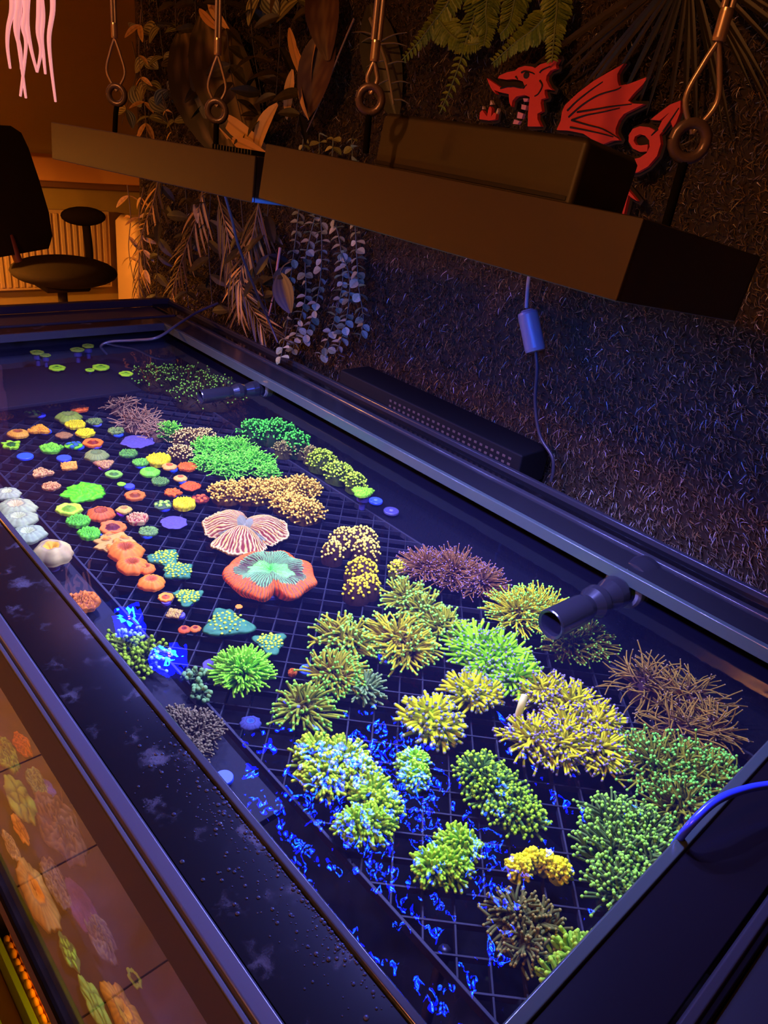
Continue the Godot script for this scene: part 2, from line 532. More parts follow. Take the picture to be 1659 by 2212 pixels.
# ---------------------------------------------------------------- lamps
func reef_lamp(label: String, a: Vector3, b: Vector3, roll: float, width: float, high: float, clusters: Array, box_span: Array, light: float) -> Node3D:
	# a, b: the two lower corners on the side that faces the room; roll tips the far side down
	var along := (b - a).normalized()
	var across := Vector3.UP.cross(along).normalized()
	if across.x < 0:
		across = -across
	across = across.rotated(along, roll)
	var up := across.cross(along).normalized()
	if up.y < 0:
		up = -up
	var len_ := a.distance_to(b)
	var bs := Basis(across, up, across.cross(up))
	var zs := signf(bs.z.dot(along))
	var frame := Transform3D(bs, a)
	var o := thing("aquarium_lamp", label, "lamp", Vector3.ZERO, "black lamps hanging over the water")
	o.transform = frame
	var L := func(p: Vector3) -> Vector3: return Vector3(p.x, p.y, p.z * zs)
	var zc := zs * len_ / 2
	var z_lo := zc - len_ / 2
	var z_hi := zc + len_ / 2
	part("housing", one_box(Vector3(0.003, 0.036, z_lo + 0.003), Vector3(width - 0.003, high, z_hi - 0.003), 0.001), M.housing, o, false)
	# side walls reach below the lens panel, so that the lamp is dark from the side
	for w in [[0.0, 0.004, z_lo, z_hi], [width - 0.004, width, z_lo, z_hi], [0.0041, width - 0.0041, z_lo, z_lo + 0.004], [0.0041, width - 0.0041, z_hi - 0.004, z_hi]]:
		part("side_wall", one_box(Vector3(w[0], 0, w[2]), Vector3(w[1], high + 0.0004, w[3]), 0.0012), M.housing, o, false)
	part("lens_panel", one_box(Vector3(0.004, 0.033, z_lo + 0.004), Vector3(width - 0.004, 0.036, z_hi - 0.004), 0.0005), M.black_gloss, o, false)
	if not box_span:
		for k in 14:
			var z := zs * (len_ * 0.80 + k * len_ * 0.012)
			part("cooling_fin", one_box(Vector3(0.01, high - 0.001, z - 0.0012), Vector3(width - 0.01, high + 0.006, z + 0.0012), 0.0005), M.black, o, false)
	if box_span:
		var bx := MB.new()
		var z0: float = zs * box_span[0]
		var z1: float = zs * box_span[1]
		bx.box(Vector3(0.075, high, minf(z0, z1)), Vector3(0.165, high + 0.058, maxf(z0, z1)), 0.006, Color.WHITE)
		var db := part("driver_box", bx.mesh(), mat(Color8(46, 38, 24), 0.55), o, false)
		db.set_meta("label", "dark driver box on top of the lamp")
		part("seam", one_box(Vector3(0.0742, high + 0.006, minf(z0, z1) + 0.006), Vector3(0.0754, high + 0.010, maxf(z0, z1) - 0.006), 0.0003), M.black, db, false)
	var blue := glow(Color(0.02, 0.06, 1.0), LENS_GLOW)
	var lens_r := 0.047 if box_span else 0.036
	var cyan := glow(Color(0.12, 0.62, 1.0), LENS_GLOW * 2.6)
	var pink := glow(Color(1.0, 0.4, 0.7), LENS_GLOW * 1.8)
	for cl in clusters:
		var at: Vector3 = L.call(Vector3(cl[0], 0.008, cl[1]))
		# one lens: blue disc, cyan and pink chips; the lamp's light stands inside it
		var lens := ArrayMesh.new()
		var disc := MB.new()
		disc.lathe([Vector2(0.0, 0.0), Vector2(lens_r - 0.002, 0.0), Vector2(lens_r, 0.002), Vector2(lens_r, 0.024), Vector2(0.0, 0.025)], Vector3.ZERO, Vector3.UP, 28, Color.WHITE)
		var chips := MB.new()
		for s in [[-0.017, -0.004, 0.2], [0.017, -0.004, -0.2], [-0.010, 0.016, 0.1], [0.010, 0.016, -0.1], [-0.010, -0.020, 0.0], [0.011, -0.020, 0.0]]:
			chips.box(Vector3(-0.0036, -0.0012, -0.009), Vector3(0.0036, 0.001, 0.009), 0.0005, Color.WHITE, Transform3D(Basis(Vector3.UP, s[2]), Vector3(s[0], 0, s[1])))
		var dots := MB.new()
		for s in [[0.0, 0.004], [0.004, -0.006]]:
			dots.box(Vector3(-0.002, -0.0012, -0.002), Vector3(0.002, 0.001, 0.002), 0.0005, Color.WHITE, Transform3D(Basis(), Vector3(s[0], 0, s[1])))
		for w in [[disc, blue], [chips, cyan], [dots, pink]]:
			lens.add_surface_from_arrays(Mesh.PRIMITIVE_TRIANGLES, (w[0] as MB).mesh().surface_get_arrays(0))
			lens.surface_set_material(lens.get_surface_count() - 1, w[1])
		var d := part("led_lens", lens, null, o, false)
		d.position = at
		var sp := SpotLight3D.new()
		sp.name = "led_light"
		sp.light_color = LAMP_TINT.linear_to_srgb()
		sp.light_energy = light
		sp.light_size = 0.01
		sp.spot_angle = 61
		sp.spot_angle_attenuation = 0.7
		sp.spot_range = 8
		sp.spot_attenuation = 2
		sp.shadow_enabled = true
		o.add_child(sp, true)
		sp.position = at + Vector3(0, 0.0125, 0)
		sp.global_basis = Basis.looking_at(Vector3.DOWN.lerp(-up, 0.5).normalized(), Vector3.RIGHT)
	return o

func hanger(label: String, ring_at: Vector3, top_dir: Vector3, foot: Vector3, ferrule: float, loop: float, thick: float) -> void:
	# eye bolt, wire loop, crimp and doubled steel wire up to the ceiling
	var h := thing("hanging_wire", label, "wire", foot, "steel wires holding the lamps")
	var up := top_dir.normalized()
	var e := ring_at + up * 0.011
	var side := up.cross(AHEAD).normalized()
	var rp := []
	for k in 17:
		var w := TAU * k / 16
		rp.append(ring_at + side * cos(w) * 0.0115 + up * sin(w) * 0.0115)
	part("eye_ring", even(pv(rp), 0.0042, Color.WHITE, 8), mat(Color8(96, 80, 84), 0.35, 0.5, 0.5), h)
	part("bolt", even(pv([foot, foot.lerp(ring_at, 0.5), ring_at - up * 0.012]), 0.0035), M.black_matt, h)
	var f := e + up * loop
	for s in [-1.0, 1.0]:
		part("wire_loop", even(smooth([e - up * 0.006, e + side * s * loop * 0.22 + up * loop * 0.28, e + side * s * loop * 0.12 + up * loop * 0.7, f]), thick * 0.42, Color.WHITE, 6), M.wire, h)
	var cb := MB.new()
	cb.lathe([Vector2(0, 0), Vector2(0.0042, 0), Vector2(0.0046, 0.002), Vector2(0.0046, ferrule - 0.002), Vector2(0.0042, ferrule), Vector2(0, ferrule)], f, up, 12, Color.WHITE)
	part("ferrule", cb.mesh(), mat(Color8(200, 178, 160), 0.3, 0.5, 0.9), h)
	var top := f + up * ((2.6 - f.y) / up.y)
	for s in [-0.5, 0.5]:
		part("wire", even(pv([f + up * ferrule + side * s * thick, f.lerp(top, 0.5) + side * s * thick, top + side * s * thick]), thick * 0.5, Color.WHITE, 6), M.wire, h)

func lamps() -> void:
	var a := Vector3(0.525, 1.307, -0.779)
	var b := Vector3(0.508, 1.307, -0.285)
	reef_lamp("black hanging lamp with a driver box on top, before the red dragon", a, b, -0.128, 0.212, 0.0585, [[0.056, 0.085], [0.056, 0.245], [0.056, 0.405], [0.155, 0.165], [0.155, 0.325]], [0.10, 0.375], 0.50)
	var c := Vector3(0.470, 1.292, -1.2526)
	var d := Vector3(0.5235, 1.3005, -0.789)
	reef_lamp("black hanging lamp without a box, towards the office chair", c, d, -0.06, 0.212, 0.0500, [[0.056, 0.062], [0.048, 0.21]], [], 1.1)
	var up := Vector3.UP
	hanger("thin wire by the lamp end nearest the office chair", on_x(252, 205, 0.53), up, on_x(248, 285, 0.53), 0.018, 0.058, 0.0042)
	hanger("thin wire with a pale ring among the dark leaves", on_x(468, 240, 0.56), up, on_x(466, 330, 0.56), 0.018, 0.05, 0.0042)
	hanger("thick wire rising from the lamp's box end beside the ferns", on_x(800, 215, 0.56), up, on_x(790, 330, 0.56), 0.018, 0.022, 0.0055)
	hanger("wire and ring beside the tail of the red dragon", on_x(1490, 305, 0.56), up, on_x(1437, 492, 0.56), 0.019, 0.05, 0.005)

# ---------------------------------------------------------------- racks inside
func clip(p: Vector2, d: Vector2, lo: Vector2, hi: Vector2) -> Array:
	var t0 := -9.0
	var t1 := 9.0
	for a in 2:
		var x: float = (lo[a] - p[a]) / d[a]
		var y: float = (hi[a] - p[a]) / d[a]
		t0 = maxf(t0, minf(x, y))
		t1 = minf(t1, maxf(x, y))
	return [t0, t1]
func rack() -> void:
	var t := thing("coral_rack", "dark plastic grid rack under the coral frags", "rack", Vector3(0.57, RACK_Y, -0.85))
	var lo := Vector2(0.345, -1.56)
	var hi := Vector2(0.83, -0.125)
	var bm := [mat(Color8(31, 30, 31), 0.6, 0.3), mat(Color8(22, 21, 22), 0.6, 0.3), mat(Color8(37, 36, 37), 0.6, 0.3)]
	var pitch := 0.0292
	for fam in 2:
		var dir := Vector2(1, 1).normalized() if fam == 0 else Vector2(1, -1).normalized()
		var nrm := Vector2(-dir.y, dir.x)
		for k in range(-40, 41):
			var p := (lo + hi) / 2 + nrm * pitch * (k + 0.35)
			var c := clip(p, dir, lo, hi)
			if c[1] - c[0] < 0.02:
				continue
			var p0: Vector2 = p + dir * c[0]
			var p1: Vector2 = p + dir * c[1]
			var mid := (p0 + p1) / 2
			var x := Transform3D(Basis(Vector3.UP, -atan2(dir.y, dir.x)), Vector3(mid.x, RACK_Y - 0.004 - fam * 0.0006, mid.y))
			var o := part("bar", one_box(Vector3(-p0.distance_to(p1) / 2, -0.004, -0.0011), Vector3(p0.distance_to(p1) / 2, 0.004, 0.0011), 0.0004), bm[rng.randi() % 3], t, false)
			o.transform = Transform3D(x.basis, x.origin - t.position)
	for e in [[0.343, 0.347], [0.828, 0.832]]:
		part("border_bar", one_box(Vector3(e[0], RACK_Y - 0.01, -1.565), Vector3(e[1], RACK_Y + 0.001, -0.12), 0.001), bm[2], t)
	for z in [-1.5, -0.85, -0.2]:
		for x in [0.36, 0.82]:
			part("leg", even(pv([Vector3(x, RACK_Y - 0.008, z), Vector3(x, 0.5, z), Vector3(x, 0.3, z)]), 0.006), M.black, t)
	var s := thing("front_shelf", "narrow dark shelf along the front brace under pale corals", "shelf", Vector3(0.30, RACK_Y, -0.85))
	part("board", one_box(Vector3(0.262, RACK_Y - 0.012, -1.62), Vector3(0.334, RACK_Y - 0.002, -0.40), 0.001), mat(Color8(12, 11, 12), 0.7, 0.3), s)
	for z in [-1.5, -0.95, -0.45]:
		part("bracket", one_box(Vector3(0.290, 0.3, z), Vector3(0.300, RACK_Y - 0.012, z + 0.01), 0.001), M.black, s)
	var fs := thing("far_shelf", "raised dark shelf by the far glass under lone green frags", "shelf", Vector3(0.55, 0.82, -1.58))
	part("board", one_box(Vector3(0.27, 0.822, -1.675), Vector3(0.70, 0.8285, -1.452), 0.001), mat(Color8(12, 11, 11), 0.7, 0.3), fs)
	for x in [0.28, 0.68]:
		part("bracket", one_box(Vector3(x, 0.3, -1.66), Vector3(x + 0.01, 0.822, -1.65), 0.001), M.black, fs)
	var r := thing("rear_shelf", "black ledge along the rear glass under tall corals", "shelf", Vector3(0.885, RACK_Y, -0.85))
	part("board", one_box(Vector3(0.836, RACK_Y - 0.014, -1.72), Vector3(0.934, RACK_Y - 0.004, -0.05), 0.002), M.black_matt, r)
	for z in [-1.5, -0.85, -0.25]:
		part("bracket", one_box(Vector3(0.88, 0.3, z), Vector3(0.89, RACK_Y - 0.014, z + 0.01), 0.001), M.black, r)

# ---------------------------------------------------------------- corals with tentacles
func seat(px: float, py: float, y: float) -> Vector3:
	# place seen at this pixel, raised where a lower place would lie outside the tank
	var p := on_y(px, py, y)
	while (p.x > 0.862 or p.z < -1.668) and y < 0.858:
		y += 0.003
		p = on_y(px, py, y)
	return p
func colony(called: String, label: String, lobes: Array, o: Dictionary) -> void:
	var first: Array = lobes[0]
	var y0: float = o.get("y", RACK_Y + 0.03)
	var c0 := seat(first[0], first[1], y0)
	var t := thing(called, label, "coral", Vector3(c0.x, RACK_Y, c0.z), "corals with tentacles")
	var base: Color = o.base
	var shaft: Color = o.shaft
	var tip: Color = o.tip
	var body := MB.new()
	var dir_lean: Vector3 = o.get("lean", Vector3.ZERO)
	var lob := 0
	for l in lobes:
		lob += 1
		var p := seat(l[0], l[1], y0)
		var R: float = l[2] * p.distance_to(EYE) / FOCAL
		var top: float = p.y - RACK_Y
		var dome: float = o.get("dome", 0.6)
		var hm := maxf(top * dome, 0.006)
		var mr := R * float(o.get("core", 0.5))
		# skeleton under the polyps: a lumpy mound standing on the rack
		var start := body.v.size()
		for a in 7:
			var ph := PI * 0.5 * a / 6
			for b in 14:
				var th := TAU * b / 14
				var lump := 1.0 + 0.16 * noise.get_noise_3d(cos(th) * 1.7 + lob * 3, ph * 2, sin(th) * 1.7 + p.x * 9)
				var d := Vector3(sin(ph) * cos(th), cos(ph), sin(ph) * sin(th))
				body.v.append(Vector3(p.x, RACK_Y + 0.0005, p.z) + d * Vector3(mr, hm, mr) * lump)
				body.n.append((d / Vector3(mr, hm, mr)).normalized())
				body.c.append(o.get("body", base))
		for a in 6:
			for b in 14:
				var b2 := (b + 1) % 14
				body.quad(start + a * 14 + b, start + a * 14 + b2, start + (a + 1) * 14 + b2, start + (a + 1) * 14 + b)
		var tm := MB.new()
		var tp := MB.new()
		var count := int(float(o.n) * 1.35 * pow(l[2] / 55.0, 1.4))
		var len_: float = float(o.len) * R
		var th_: float = float(o.thick) * 0.85
		var tr: float = float(o.tipr) * 0.74
		var spread: float = o.get("spread", 1.0)
		var upw: float = o.get("up", 0.5)
		var wig: float = o.get("wig", 0.35)
		var droop: float = o.get("droop", 0.4)
		for k in count:
			var q := sqrt((k + 0.5) / count)
			var ang := k * 2.39996 + rng.randfn(0, 0.25)
			var radial := Vector3(cos(ang), 0, sin(ang))
			var root := Vector3(p.x, RACK_Y, p.z) + radial * mr * q * 0.95 + Vector3(0, hm * sqrt(maxf(0.0, 1 - q * q * 0.9)), 0)
			var dir := (radial * q * spread + Vector3(0, upw, 0) + Vector3(rng.randfn(0, wig), rng.randfn(0, wig * 0.5), rng.randfn(0, wig))).normalized()
			var ln := len_ * (0.7 + 0.5 * rng.randf()) * (0.62 + 0.38 * q)
			var steps := 5
			var pts := PackedVector3Array()
			var rad := PackedFloat32Array()
			var cols := PackedColorArray()
			var at := root
			var bend := Vector3(rng.randfn(0, wig), rng.randfn(0, wig * 0.4), rng.randfn(0, wig))
			var tint := 0.85 + 0.3 * rng.randf()
			for s in steps:
				var u := float(s) / (steps - 1)
				pts.append(at)
				rad.append(th_ * (1.15 - 0.3 * u))
				cols.append((base.lerp(shaft, clampf((u - 0.12) * 2.6, 0, 1))) * tint)
				dir = (dir + bend * 0.42 + dir_lean * 0.3 + Vector3(0, -droop * u * 0.5, 0)).normalized()
				at += dir * ln / (steps - 1)
				at.y = minf(at.y, WATER_Y - 0.006)
				at.y = maxf(at.y, RACK_Y + 0.003)
			tm.tube(pts, rad, cols, 5, tr <= 0)
			if tr > 0:
				tp.ball(pts[steps - 1], Vector3(tr, tr, tr), tip * (0.85 + 0.3 * rng.randf()), 6, 4)
		var poly := part("polyp", tm.mesh(), M.coral, t)
		if tr > 0:
			part("tentacle_tips", tp.mesh(), M.coral, poly)
	part("skeleton", body.mesh(), M.coral, t)

func corals_big() -> void:
	var T := "torch_coral"
	var H := "hammer_coral"
	var olive := lin(148, 148, 40)
	var gtip := lin(140, 225, 120)
	# green and gold branching colonies at the far half
	colony(H, "wide dark colony sprinkled with small green tips, by the far nozzle", [[340, 790, 50], [400, 800, 62], [465, 812, 58], [420, 830, 45]], {y = 0.835, n = 75, len = 0.5, thick = 0.0014, tipr = 0.0026, base = lin(40, 34, 24), shaft = lin(50, 46, 28), tip = lin(130, 205, 100), up = 0.9, core = 0.85, body = lin(42, 32, 24)})
	colony(H, "pinkish grey feathery coral in the current of the far nozzle", [[262, 850, 36], [300, 885, 50], [335, 905, 36]], {y = 0.828, n = 120, len = 0.7, thick = 0.0012, tipr = 0.0, base = lin(90, 66, 76), shaft = lin(150, 118, 128), tip = lin(160, 130, 140), up = 0.6, wig = 0.7, core = 0.6})
	colony(H, "small light green tufted coral beside the pinkish feathery one", [[362, 906, 32]], {y = 0.826, n = 210, len = 0.6, thick = 0.0013, tipr = 0.0016, base = lin(60, 100, 40), shaft = lin(100, 200, 70), tip = lin(150, 230, 110), core = 0.6})
	colony(H, "cream dotted branching coral beside the large green carpet", [[405, 925, 36], [392, 955, 28], [440, 920, 28]], {y = 0.822, n = 170, len = 0.4, thick = 0.0014, tipr = 0.0024, base = lin(70, 50, 40), shaft = lin(110, 80, 60), tip = lin(216, 196, 160), up = 0.9, core = 0.8, body = lin(60, 42, 36)})
	colony(H, "large carpet of bright green tufted polyps", [[455, 945, 40], [500, 950, 52], [545, 975, 48], [495, 985, 42], [580, 995, 26], [440, 975, 26]], {y = 0.822, n = 260, len = 0.55, thick = 0.0015, tipr = 0.0020, base = lin(50, 110, 40), shaft = lin(96, 200, 70), tip = lin(140, 235, 110), wig = 0.6, core = 0.75, body = lin(40, 70, 34)})
	colony(H, "vivid green speckled branching coral near the rear glass", [[560, 900, 44], [600, 895, 46], [645, 912, 34]], {y = 0.835, n = 150, len = 0.35, thick = 0.0015, tipr = 0.0028, base = lin(30, 60, 30), shaft = lin(40, 120, 50), tip = lin(96, 235, 110), up = 0.9, core = 0.85, body = lin(24, 44, 26)})
	colony(H, "dull tan stubby coral between vivid green and yellow green ones", [[615, 940, 24], [650, 940, 26], [675, 945, 20]], {y = 0.832, n = 150, len = 0.4, thick = 0.0015, tipr = 0.0024, base = lin(70, 62, 50), shaft = lin(110, 100, 80), tip = lin(160, 150, 116), up = 0.8, core = 0.8})
	colony(H, "yellow green beaded coral in two clumps along the rear glass", [[700, 955, 34], [735, 985, 34], [772, 1005, 26]], {y = 0.835, n = 190, len = 0.35, thick = 0.0015, tipr = 0.0028, base = lin(70, 80, 20), shaft = lin(110, 140, 40), tip = lin(186, 220, 90), up = 0.9, core = 0.85, body = lin(54, 62, 22)})
	colony(H, "long golden branching coral above the striped brain coral", [[490, 1035, 40], [545, 1035, 46], [600, 1035, 48], [650, 1030, 48], [660, 1075, 46], [625, 1060, 40]], {y = 0.825, n = 190, len = 0.4, thick = 0.0017, tipr = 0.0026, base = lin(90, 64, 24), shaft = lin(150, 112, 46), tip = lin(228, 190, 110), up = 0.8, core = 0.8, body = lin(76, 52, 26)})
	colony(H, "smooth brown dome coral dotted with large cream polyps", [[748, 1140, 38], [785, 1138, 40], [722, 1165, 26], [795, 1162, 34]], {y = 0.826, n = 110, len = 0.10, thick = 0.0018, tipr = 0.0030, base = lin(60, 36, 34), shaft = lin(90, 66, 40), tip = lin(226, 206, 120), up = 1.0, core = 0.95, dome = 0.9, body = lin(52, 30, 34)})
	colony(H, "brown knob coral flecked with yellow polyps in front of dome coral", [[785, 1208, 40], [775, 1248, 32], [800, 1240, 30]], {y = 0.822, n = 95, len = 0.12, thick = 0.0018, tipr = 0.0030, base = lin(60, 36, 34), shaft = lin(110, 90, 30), tip = lin(226, 206, 60), up = 1.0, core = 0.95, dome = 0.9, body = lin(58, 34, 40)})
	colony(H, "small yellow dotted coral touching the purple torch", [[866, 1196, 24]], {y = 0.826, n = 190, len = 0.25, thick = 0.0018, tipr = 0.0030, base = lin(90, 90, 20), shaft = lin(150, 150, 40), tip = lin(220, 216, 70), up = 1.0, core = 0.85})
	# torches
	colony(T, "purple brown torch coral with fine tentacles near the rear glass", [[925, 1195, 52], [985, 1205, 60], [1045, 1225, 50]], {y = 0.832, n = 200, len = 0.95, thick = 0.0011, tipr = 0.0014, base = lin(70, 34, 56), shaft = lin(126, 84, 70), tip = lin(140, 110, 220), spread = 1.1, up = 0.35, wig = 0.25, core = 0.5, body = lin(60, 30, 50)})
	colony(T, "yellow olive torch coral behind the near nozzle", [[1130, 1290, 60], [1175, 1285, 60]], {y = 0.836, n = 170, len = 0.95, thick = 0.0013, tipr = 0.0021, base = lin(90, 70, 30), shaft = lin(192, 184, 44), tip = gtip, spread = 1.1, up = 0.4, wig = 0.25, body = lin(60, 50, 24)})
	colony(T, "dark olive torch coral under the near nozzle", [[1240, 1360, 50], [1275, 1350, 50]], {y = 0.832, n = 140, len = 0.95, thick = 0.0013, tipr = 0.0019, base = lin(50, 40, 20), shaft = lin(120, 110, 40), tip = gtip, spread = 1.1, up = 0.4, wig = 0.3, body = lin(40, 34, 20)})
	colony(T, "long green tipped torch coral stretched beside the yellow dotted coral", [[882, 1262, 46], [920, 1290, 50], [962, 1322, 46]], {y = 0.828, n = 95, len = 1.0, thick = 0.0019, tipr = 0.0025, base = lin(90, 90, 30), shaft = lin(146, 150, 46), tip = gtip, spread = 1.1, up = 0.4, wig = 0.3, body = lin(60, 56, 24)})
	colony(T, "curly olive torch coral left of the long tentacled one", [[735, 1345, 52], [765, 1360, 44]], {y = 0.825, n = 80, len = 1.0, thick = 0.0021, tipr = 0.0026, base = lin(100, 70, 50), shaft = olive, tip = gtip, spread = 1.1, up = 0.4, wig = 0.5, body = lin(64, 40, 40)})
	colony(T, "olive torch coral with long flowing tentacles and purple heart", [[865, 1350, 62], [890, 1370, 46]], {y = 0.828, n = 85, len = 1.15, thick = 0.0020, tipr = 0.0025, base = lin(96, 50, 62), shaft = lin(172, 166, 44), tip = gtip, spread = 1.15, up = 0.3, wig = 0.4, body = lin(80, 40, 56)})
	colony(T, "olive torch coral rising from a bright blue plug", [[728, 1425, 54], [752, 1440, 40]], {y = 0.825, n = 85, len = 1.05, thick = 0.0020, tipr = 0.0024, base = lin(96, 58, 60), shaft = lin(150, 148, 46), tip = lin(120, 210, 100), lean = Vector3(0.3, 0, 0.35), spread = 1.0, up = 0.35, wig = 0.2, body = lin(70, 40, 50)})
	colony(T, "drooping green torch coral with a straight flap across it", [[662, 1500, 54]], {y = 0.825, n = 90, len = 1.05, thick = 0.0021, tipr = 0.0025, base = lin(90, 70, 50), shaft = lin(136, 150, 56), tip = lin(130, 215, 100), lean = Vector3(-0.1, 0, 0.4), spread = 1.0, up = 0.3, wig = 0.25, body = lin(60, 50, 40)})
	colony(T, "small grey green torch coral without bright tips", [[794, 1462, 36]], {y = 0.822, n = 95, len = 1.0, thick = 0.0021, tipr = 0.0019, base = lin(60, 84, 72), shaft = lin(106, 138, 120), tip = lin(130, 160, 140), lean = Vector3(-0.1, 0, 0.3), spread = 1.0, up = 0.4, wig = 0.2})
	colony(T, "round spiky bright green torch coral by the dotted plates", [[525, 1420, 56]], {y = 0.825, n = 230, len = 0.85, thick = 0.0019, tipr = 0.0019, base = lin(70, 120, 30), shaft = lin(126, 208, 62), tip = lin(150, 228, 90), spread = 1.1, up = 0.5, wig = 0.15, body = lin(50, 90, 30)})
	colony(T, "large lime torch coral with violet tips left of the near nozzle", [[1040, 1365, 58], [1085, 1390, 60], [1125, 1430, 52], [1060, 1400, 50]], {y = 0.830, n = 105, len = 0.95, thick = 0.0026, tipr = 0.0023, base = lin(110, 170, 30), shaft = lin(146, 214, 40), tip = lin(120, 130, 200), spread = 1.1, up = 0.4, wig = 0.22, body = lin(80, 130, 30)})
	colony(T, "yellow torch coral with blue tips below the large lime one", [[1020, 1462, 48], [1050, 1470, 40]], {y = 0.826, n = 95, len = 0.9, thick = 0.0027, tipr = 0.0025, base = lin(150, 190, 30), shaft = lin(206, 212, 36), tip = lin(110, 120, 190), spread = 1.1, up = 0.45, wig = 0.2, body = lin(110, 130, 30)})
	colony(T, "round yellow torch coral with blue tips standing over bare grid", [[935, 1520, 58], [955, 1540, 44]], {y = 0.826, n = 90, len = 0.9, thick = 0.0029, tipr = 0.0027, base = lin(140, 190, 30), shaft = lin(202, 214, 36), tip = lin(110, 120, 190), spread = 1.1, up = 0.45, wig = 0.2, body = lin(110, 130, 30)})
	colony(T, "huge golden torch coral with violet blue tips", [[1185, 1462, 50], [1245, 1490, 56], [1300, 1530, 54], [1165, 1560, 56], [1230, 1575, 58], [1310, 1585, 54], [1240, 1540, 54]], {y = 0.832, n = 125, len = 0.95, thick = 0.0019, tipr = 0.0023, base = lin(110, 96, 46), shaft = lin(204, 206, 46), tip = lin(120, 110, 205), lean = Vector3(0, 0, 0.15), spread = 1.1, up = 0.4, wig = 0.3, body = lin(80, 66, 40)})
	colony(T, "sprawling purple torch coral with thin tan tentacles by rear glass", [[1420, 1440, 66], [1500, 1470, 70], [1490, 1540, 66], [1550, 1530, 50]], {y = 0.836, n = 62, len = 1.15, thick = 0.0012, tipr = 0.0014, base = lin(66, 40, 56), shaft = lin(136, 108, 62), tip = lin(140, 120, 150), spread = 1.2, up = 0.3, wig = 0.55, core = 0.6, body = lin(44, 26, 48)})
	colony(T, "green ball tipped torch coral spread against the near end glass", [[1420, 1612, 62], [1500, 1630, 70], [1560, 1660, 60], [1490, 1700, 60], [1570, 1640, 50]], {y = 0.836, n = 130, len = 0.95, thick = 0.0015, tipr = 0.0024, base = lin(70, 70, 30), shaft = lin(126, 130, 50), tip = lin(120, 215, 120), spread = 1.1, up = 0.45, wig = 0.35, core = 0.6, body = lin(44, 40, 24)})
	colony(T, "massive grey green torch coral with pale green ball tips", [[1345, 1745, 60], [1400, 1770, 64], [1345, 1810, 62], [1410, 1830, 64], [1355, 1880, 56], [1390, 1910, 46]], {y = 0.832, n = 130, len = 0.85, thick = 0.0017, tipr = 0.0025, base = lin(50, 70, 50), shaft = lin(84, 116, 80), tip = lin(150, 222, 110), spread = 1.0, up = 0.55, wig = 0.35, core = 0.65, body = lin(36, 50, 38)})
	colony(T, "broad lime torch coral with stubby rows of tentacles", [[690, 1600, 54], [745, 1610, 58], [710, 1640, 54], [780, 1640, 46]], {y = 0.825, n = 110, len = 0.6, thick = 0.0024, tipr = 0.0026, base = lin(80, 110, 60), shaft = lin(150, 190, 60), tip = lin(186, 220, 70), spread = 1.0, up = 0.5, wig = 0.15, lean = Vector3(-0.1, 0, 0.2), core = 0.65, body = lin(70, 96, 60)})
	colony(T, "lime torch coral crossed by blue lamp glare", [[812, 1678, 46], [838, 1705, 36]], {y = 0.825, n = 110, len = 0.6, thick = 0.0023, tipr = 0.0024, base = lin(90, 140, 50), shaft = lin(146, 196, 60), tip = lin(180, 222, 70), spread = 1.0, up = 0.5, wig = 0.2, core = 0.65})
	colony(T, "low lime torch coral below the glare", [[775, 1745, 44], [815, 1745, 46]], {y = 0.825, n = 120, len = 0.6, thick = 0.0023, tipr = 0.0022, base = lin(90, 140, 50), shaft = lin(146, 200, 60), tip = lin(170, 222, 70), spread = 1.0, up = 0.5, wig = 0.3, core = 0.65})
	colony(T, "compact bright lime torch coral alone on the grid", [[900, 1612, 34], [905, 1640, 32]], {y = 0.825, n = 200, len = 0.6, thick = 0.0019, tipr = 0.0022, base = lin(100, 170, 40), shaft = lin(142, 214, 60), tip = lin(170, 226, 90), spread = 1.0, up = 0.5, wig = 0.25, core = 0.65})
	colony(T, "dusky green torch coral edged with lime tips", [[1050, 1640, 50], [1085, 1680, 54], [1120, 1715, 48], [1155, 1730, 32]], {y = 0.825, n = 120, len = 0.7, thick = 0.0021, tipr = 0.0026, base = lin(56, 90, 60), shaft = lin(74, 116, 66), tip = lin(160, 216, 66), spread = 1.05, up = 0.5, wig = 0.2, lean = Vector3(0, 0, 0.2), core = 0.7, body = lin(50, 80, 56)})
	colony(T, "lime torch coral in two folded fans", [[945, 1835, 44], [1000, 1790, 46], [985, 1835, 42]], {y = 0.825, n = 120, len = 0.6, thick = 0.0022, tipr = 0.0022, base = lin(90, 150, 40), shaft = lin(146, 206, 56), tip = lin(172, 222, 66), spread = 1.0, up = 0.5, wig = 0.25, core = 0.65})
	colony(T, "small yellow crescent of stubby coral polyps", [[1132, 1840, 28], [1160, 1822, 24], [1190, 1828, 24], [1222, 1845, 26]], {y = 0.822, n = 170, len = 0.5, thick = 0.0022, tipr = 0.0024, base = lin(150, 160, 20), shaft = lin(226, 230, 40), tip = lin(234, 236, 60), spread = 1.0, up = 0.6, wig = 0.25, core = 0.6})
	colony(T, "faded olive grey coral low in the rippled corner", [[1125, 1950, 52], [1170, 1975, 52], [1150, 2010, 44]], {y = 0.82, n = 80, len = 0.75, thick = 0.0019, tipr = 0.0021, base = lin(54, 56, 40), shaft = lin(92, 96, 66), tip = lin(140, 136, 96), spread = 1.1, up = 0.35, wig = 0.3, core = 0.7, body = lin(56, 56, 44)})
	colony(T, "fresh green torch coral tucked under the near end brace", [[1250, 2035, 42], [1285, 2015, 30], [1225, 2085, 38]], {y = 0.825, n = 70, len = 0.9, thick = 0.0026, tipr = 0.0028, base = lin(80, 120, 40), shaft = lin(130, 180, 62), tip = lin(160, 210, 86), spread = 1.1, up = 0.45, wig = 0.3, core = 0.6})
	var yf := on_y(1125, 1528, 0.82)
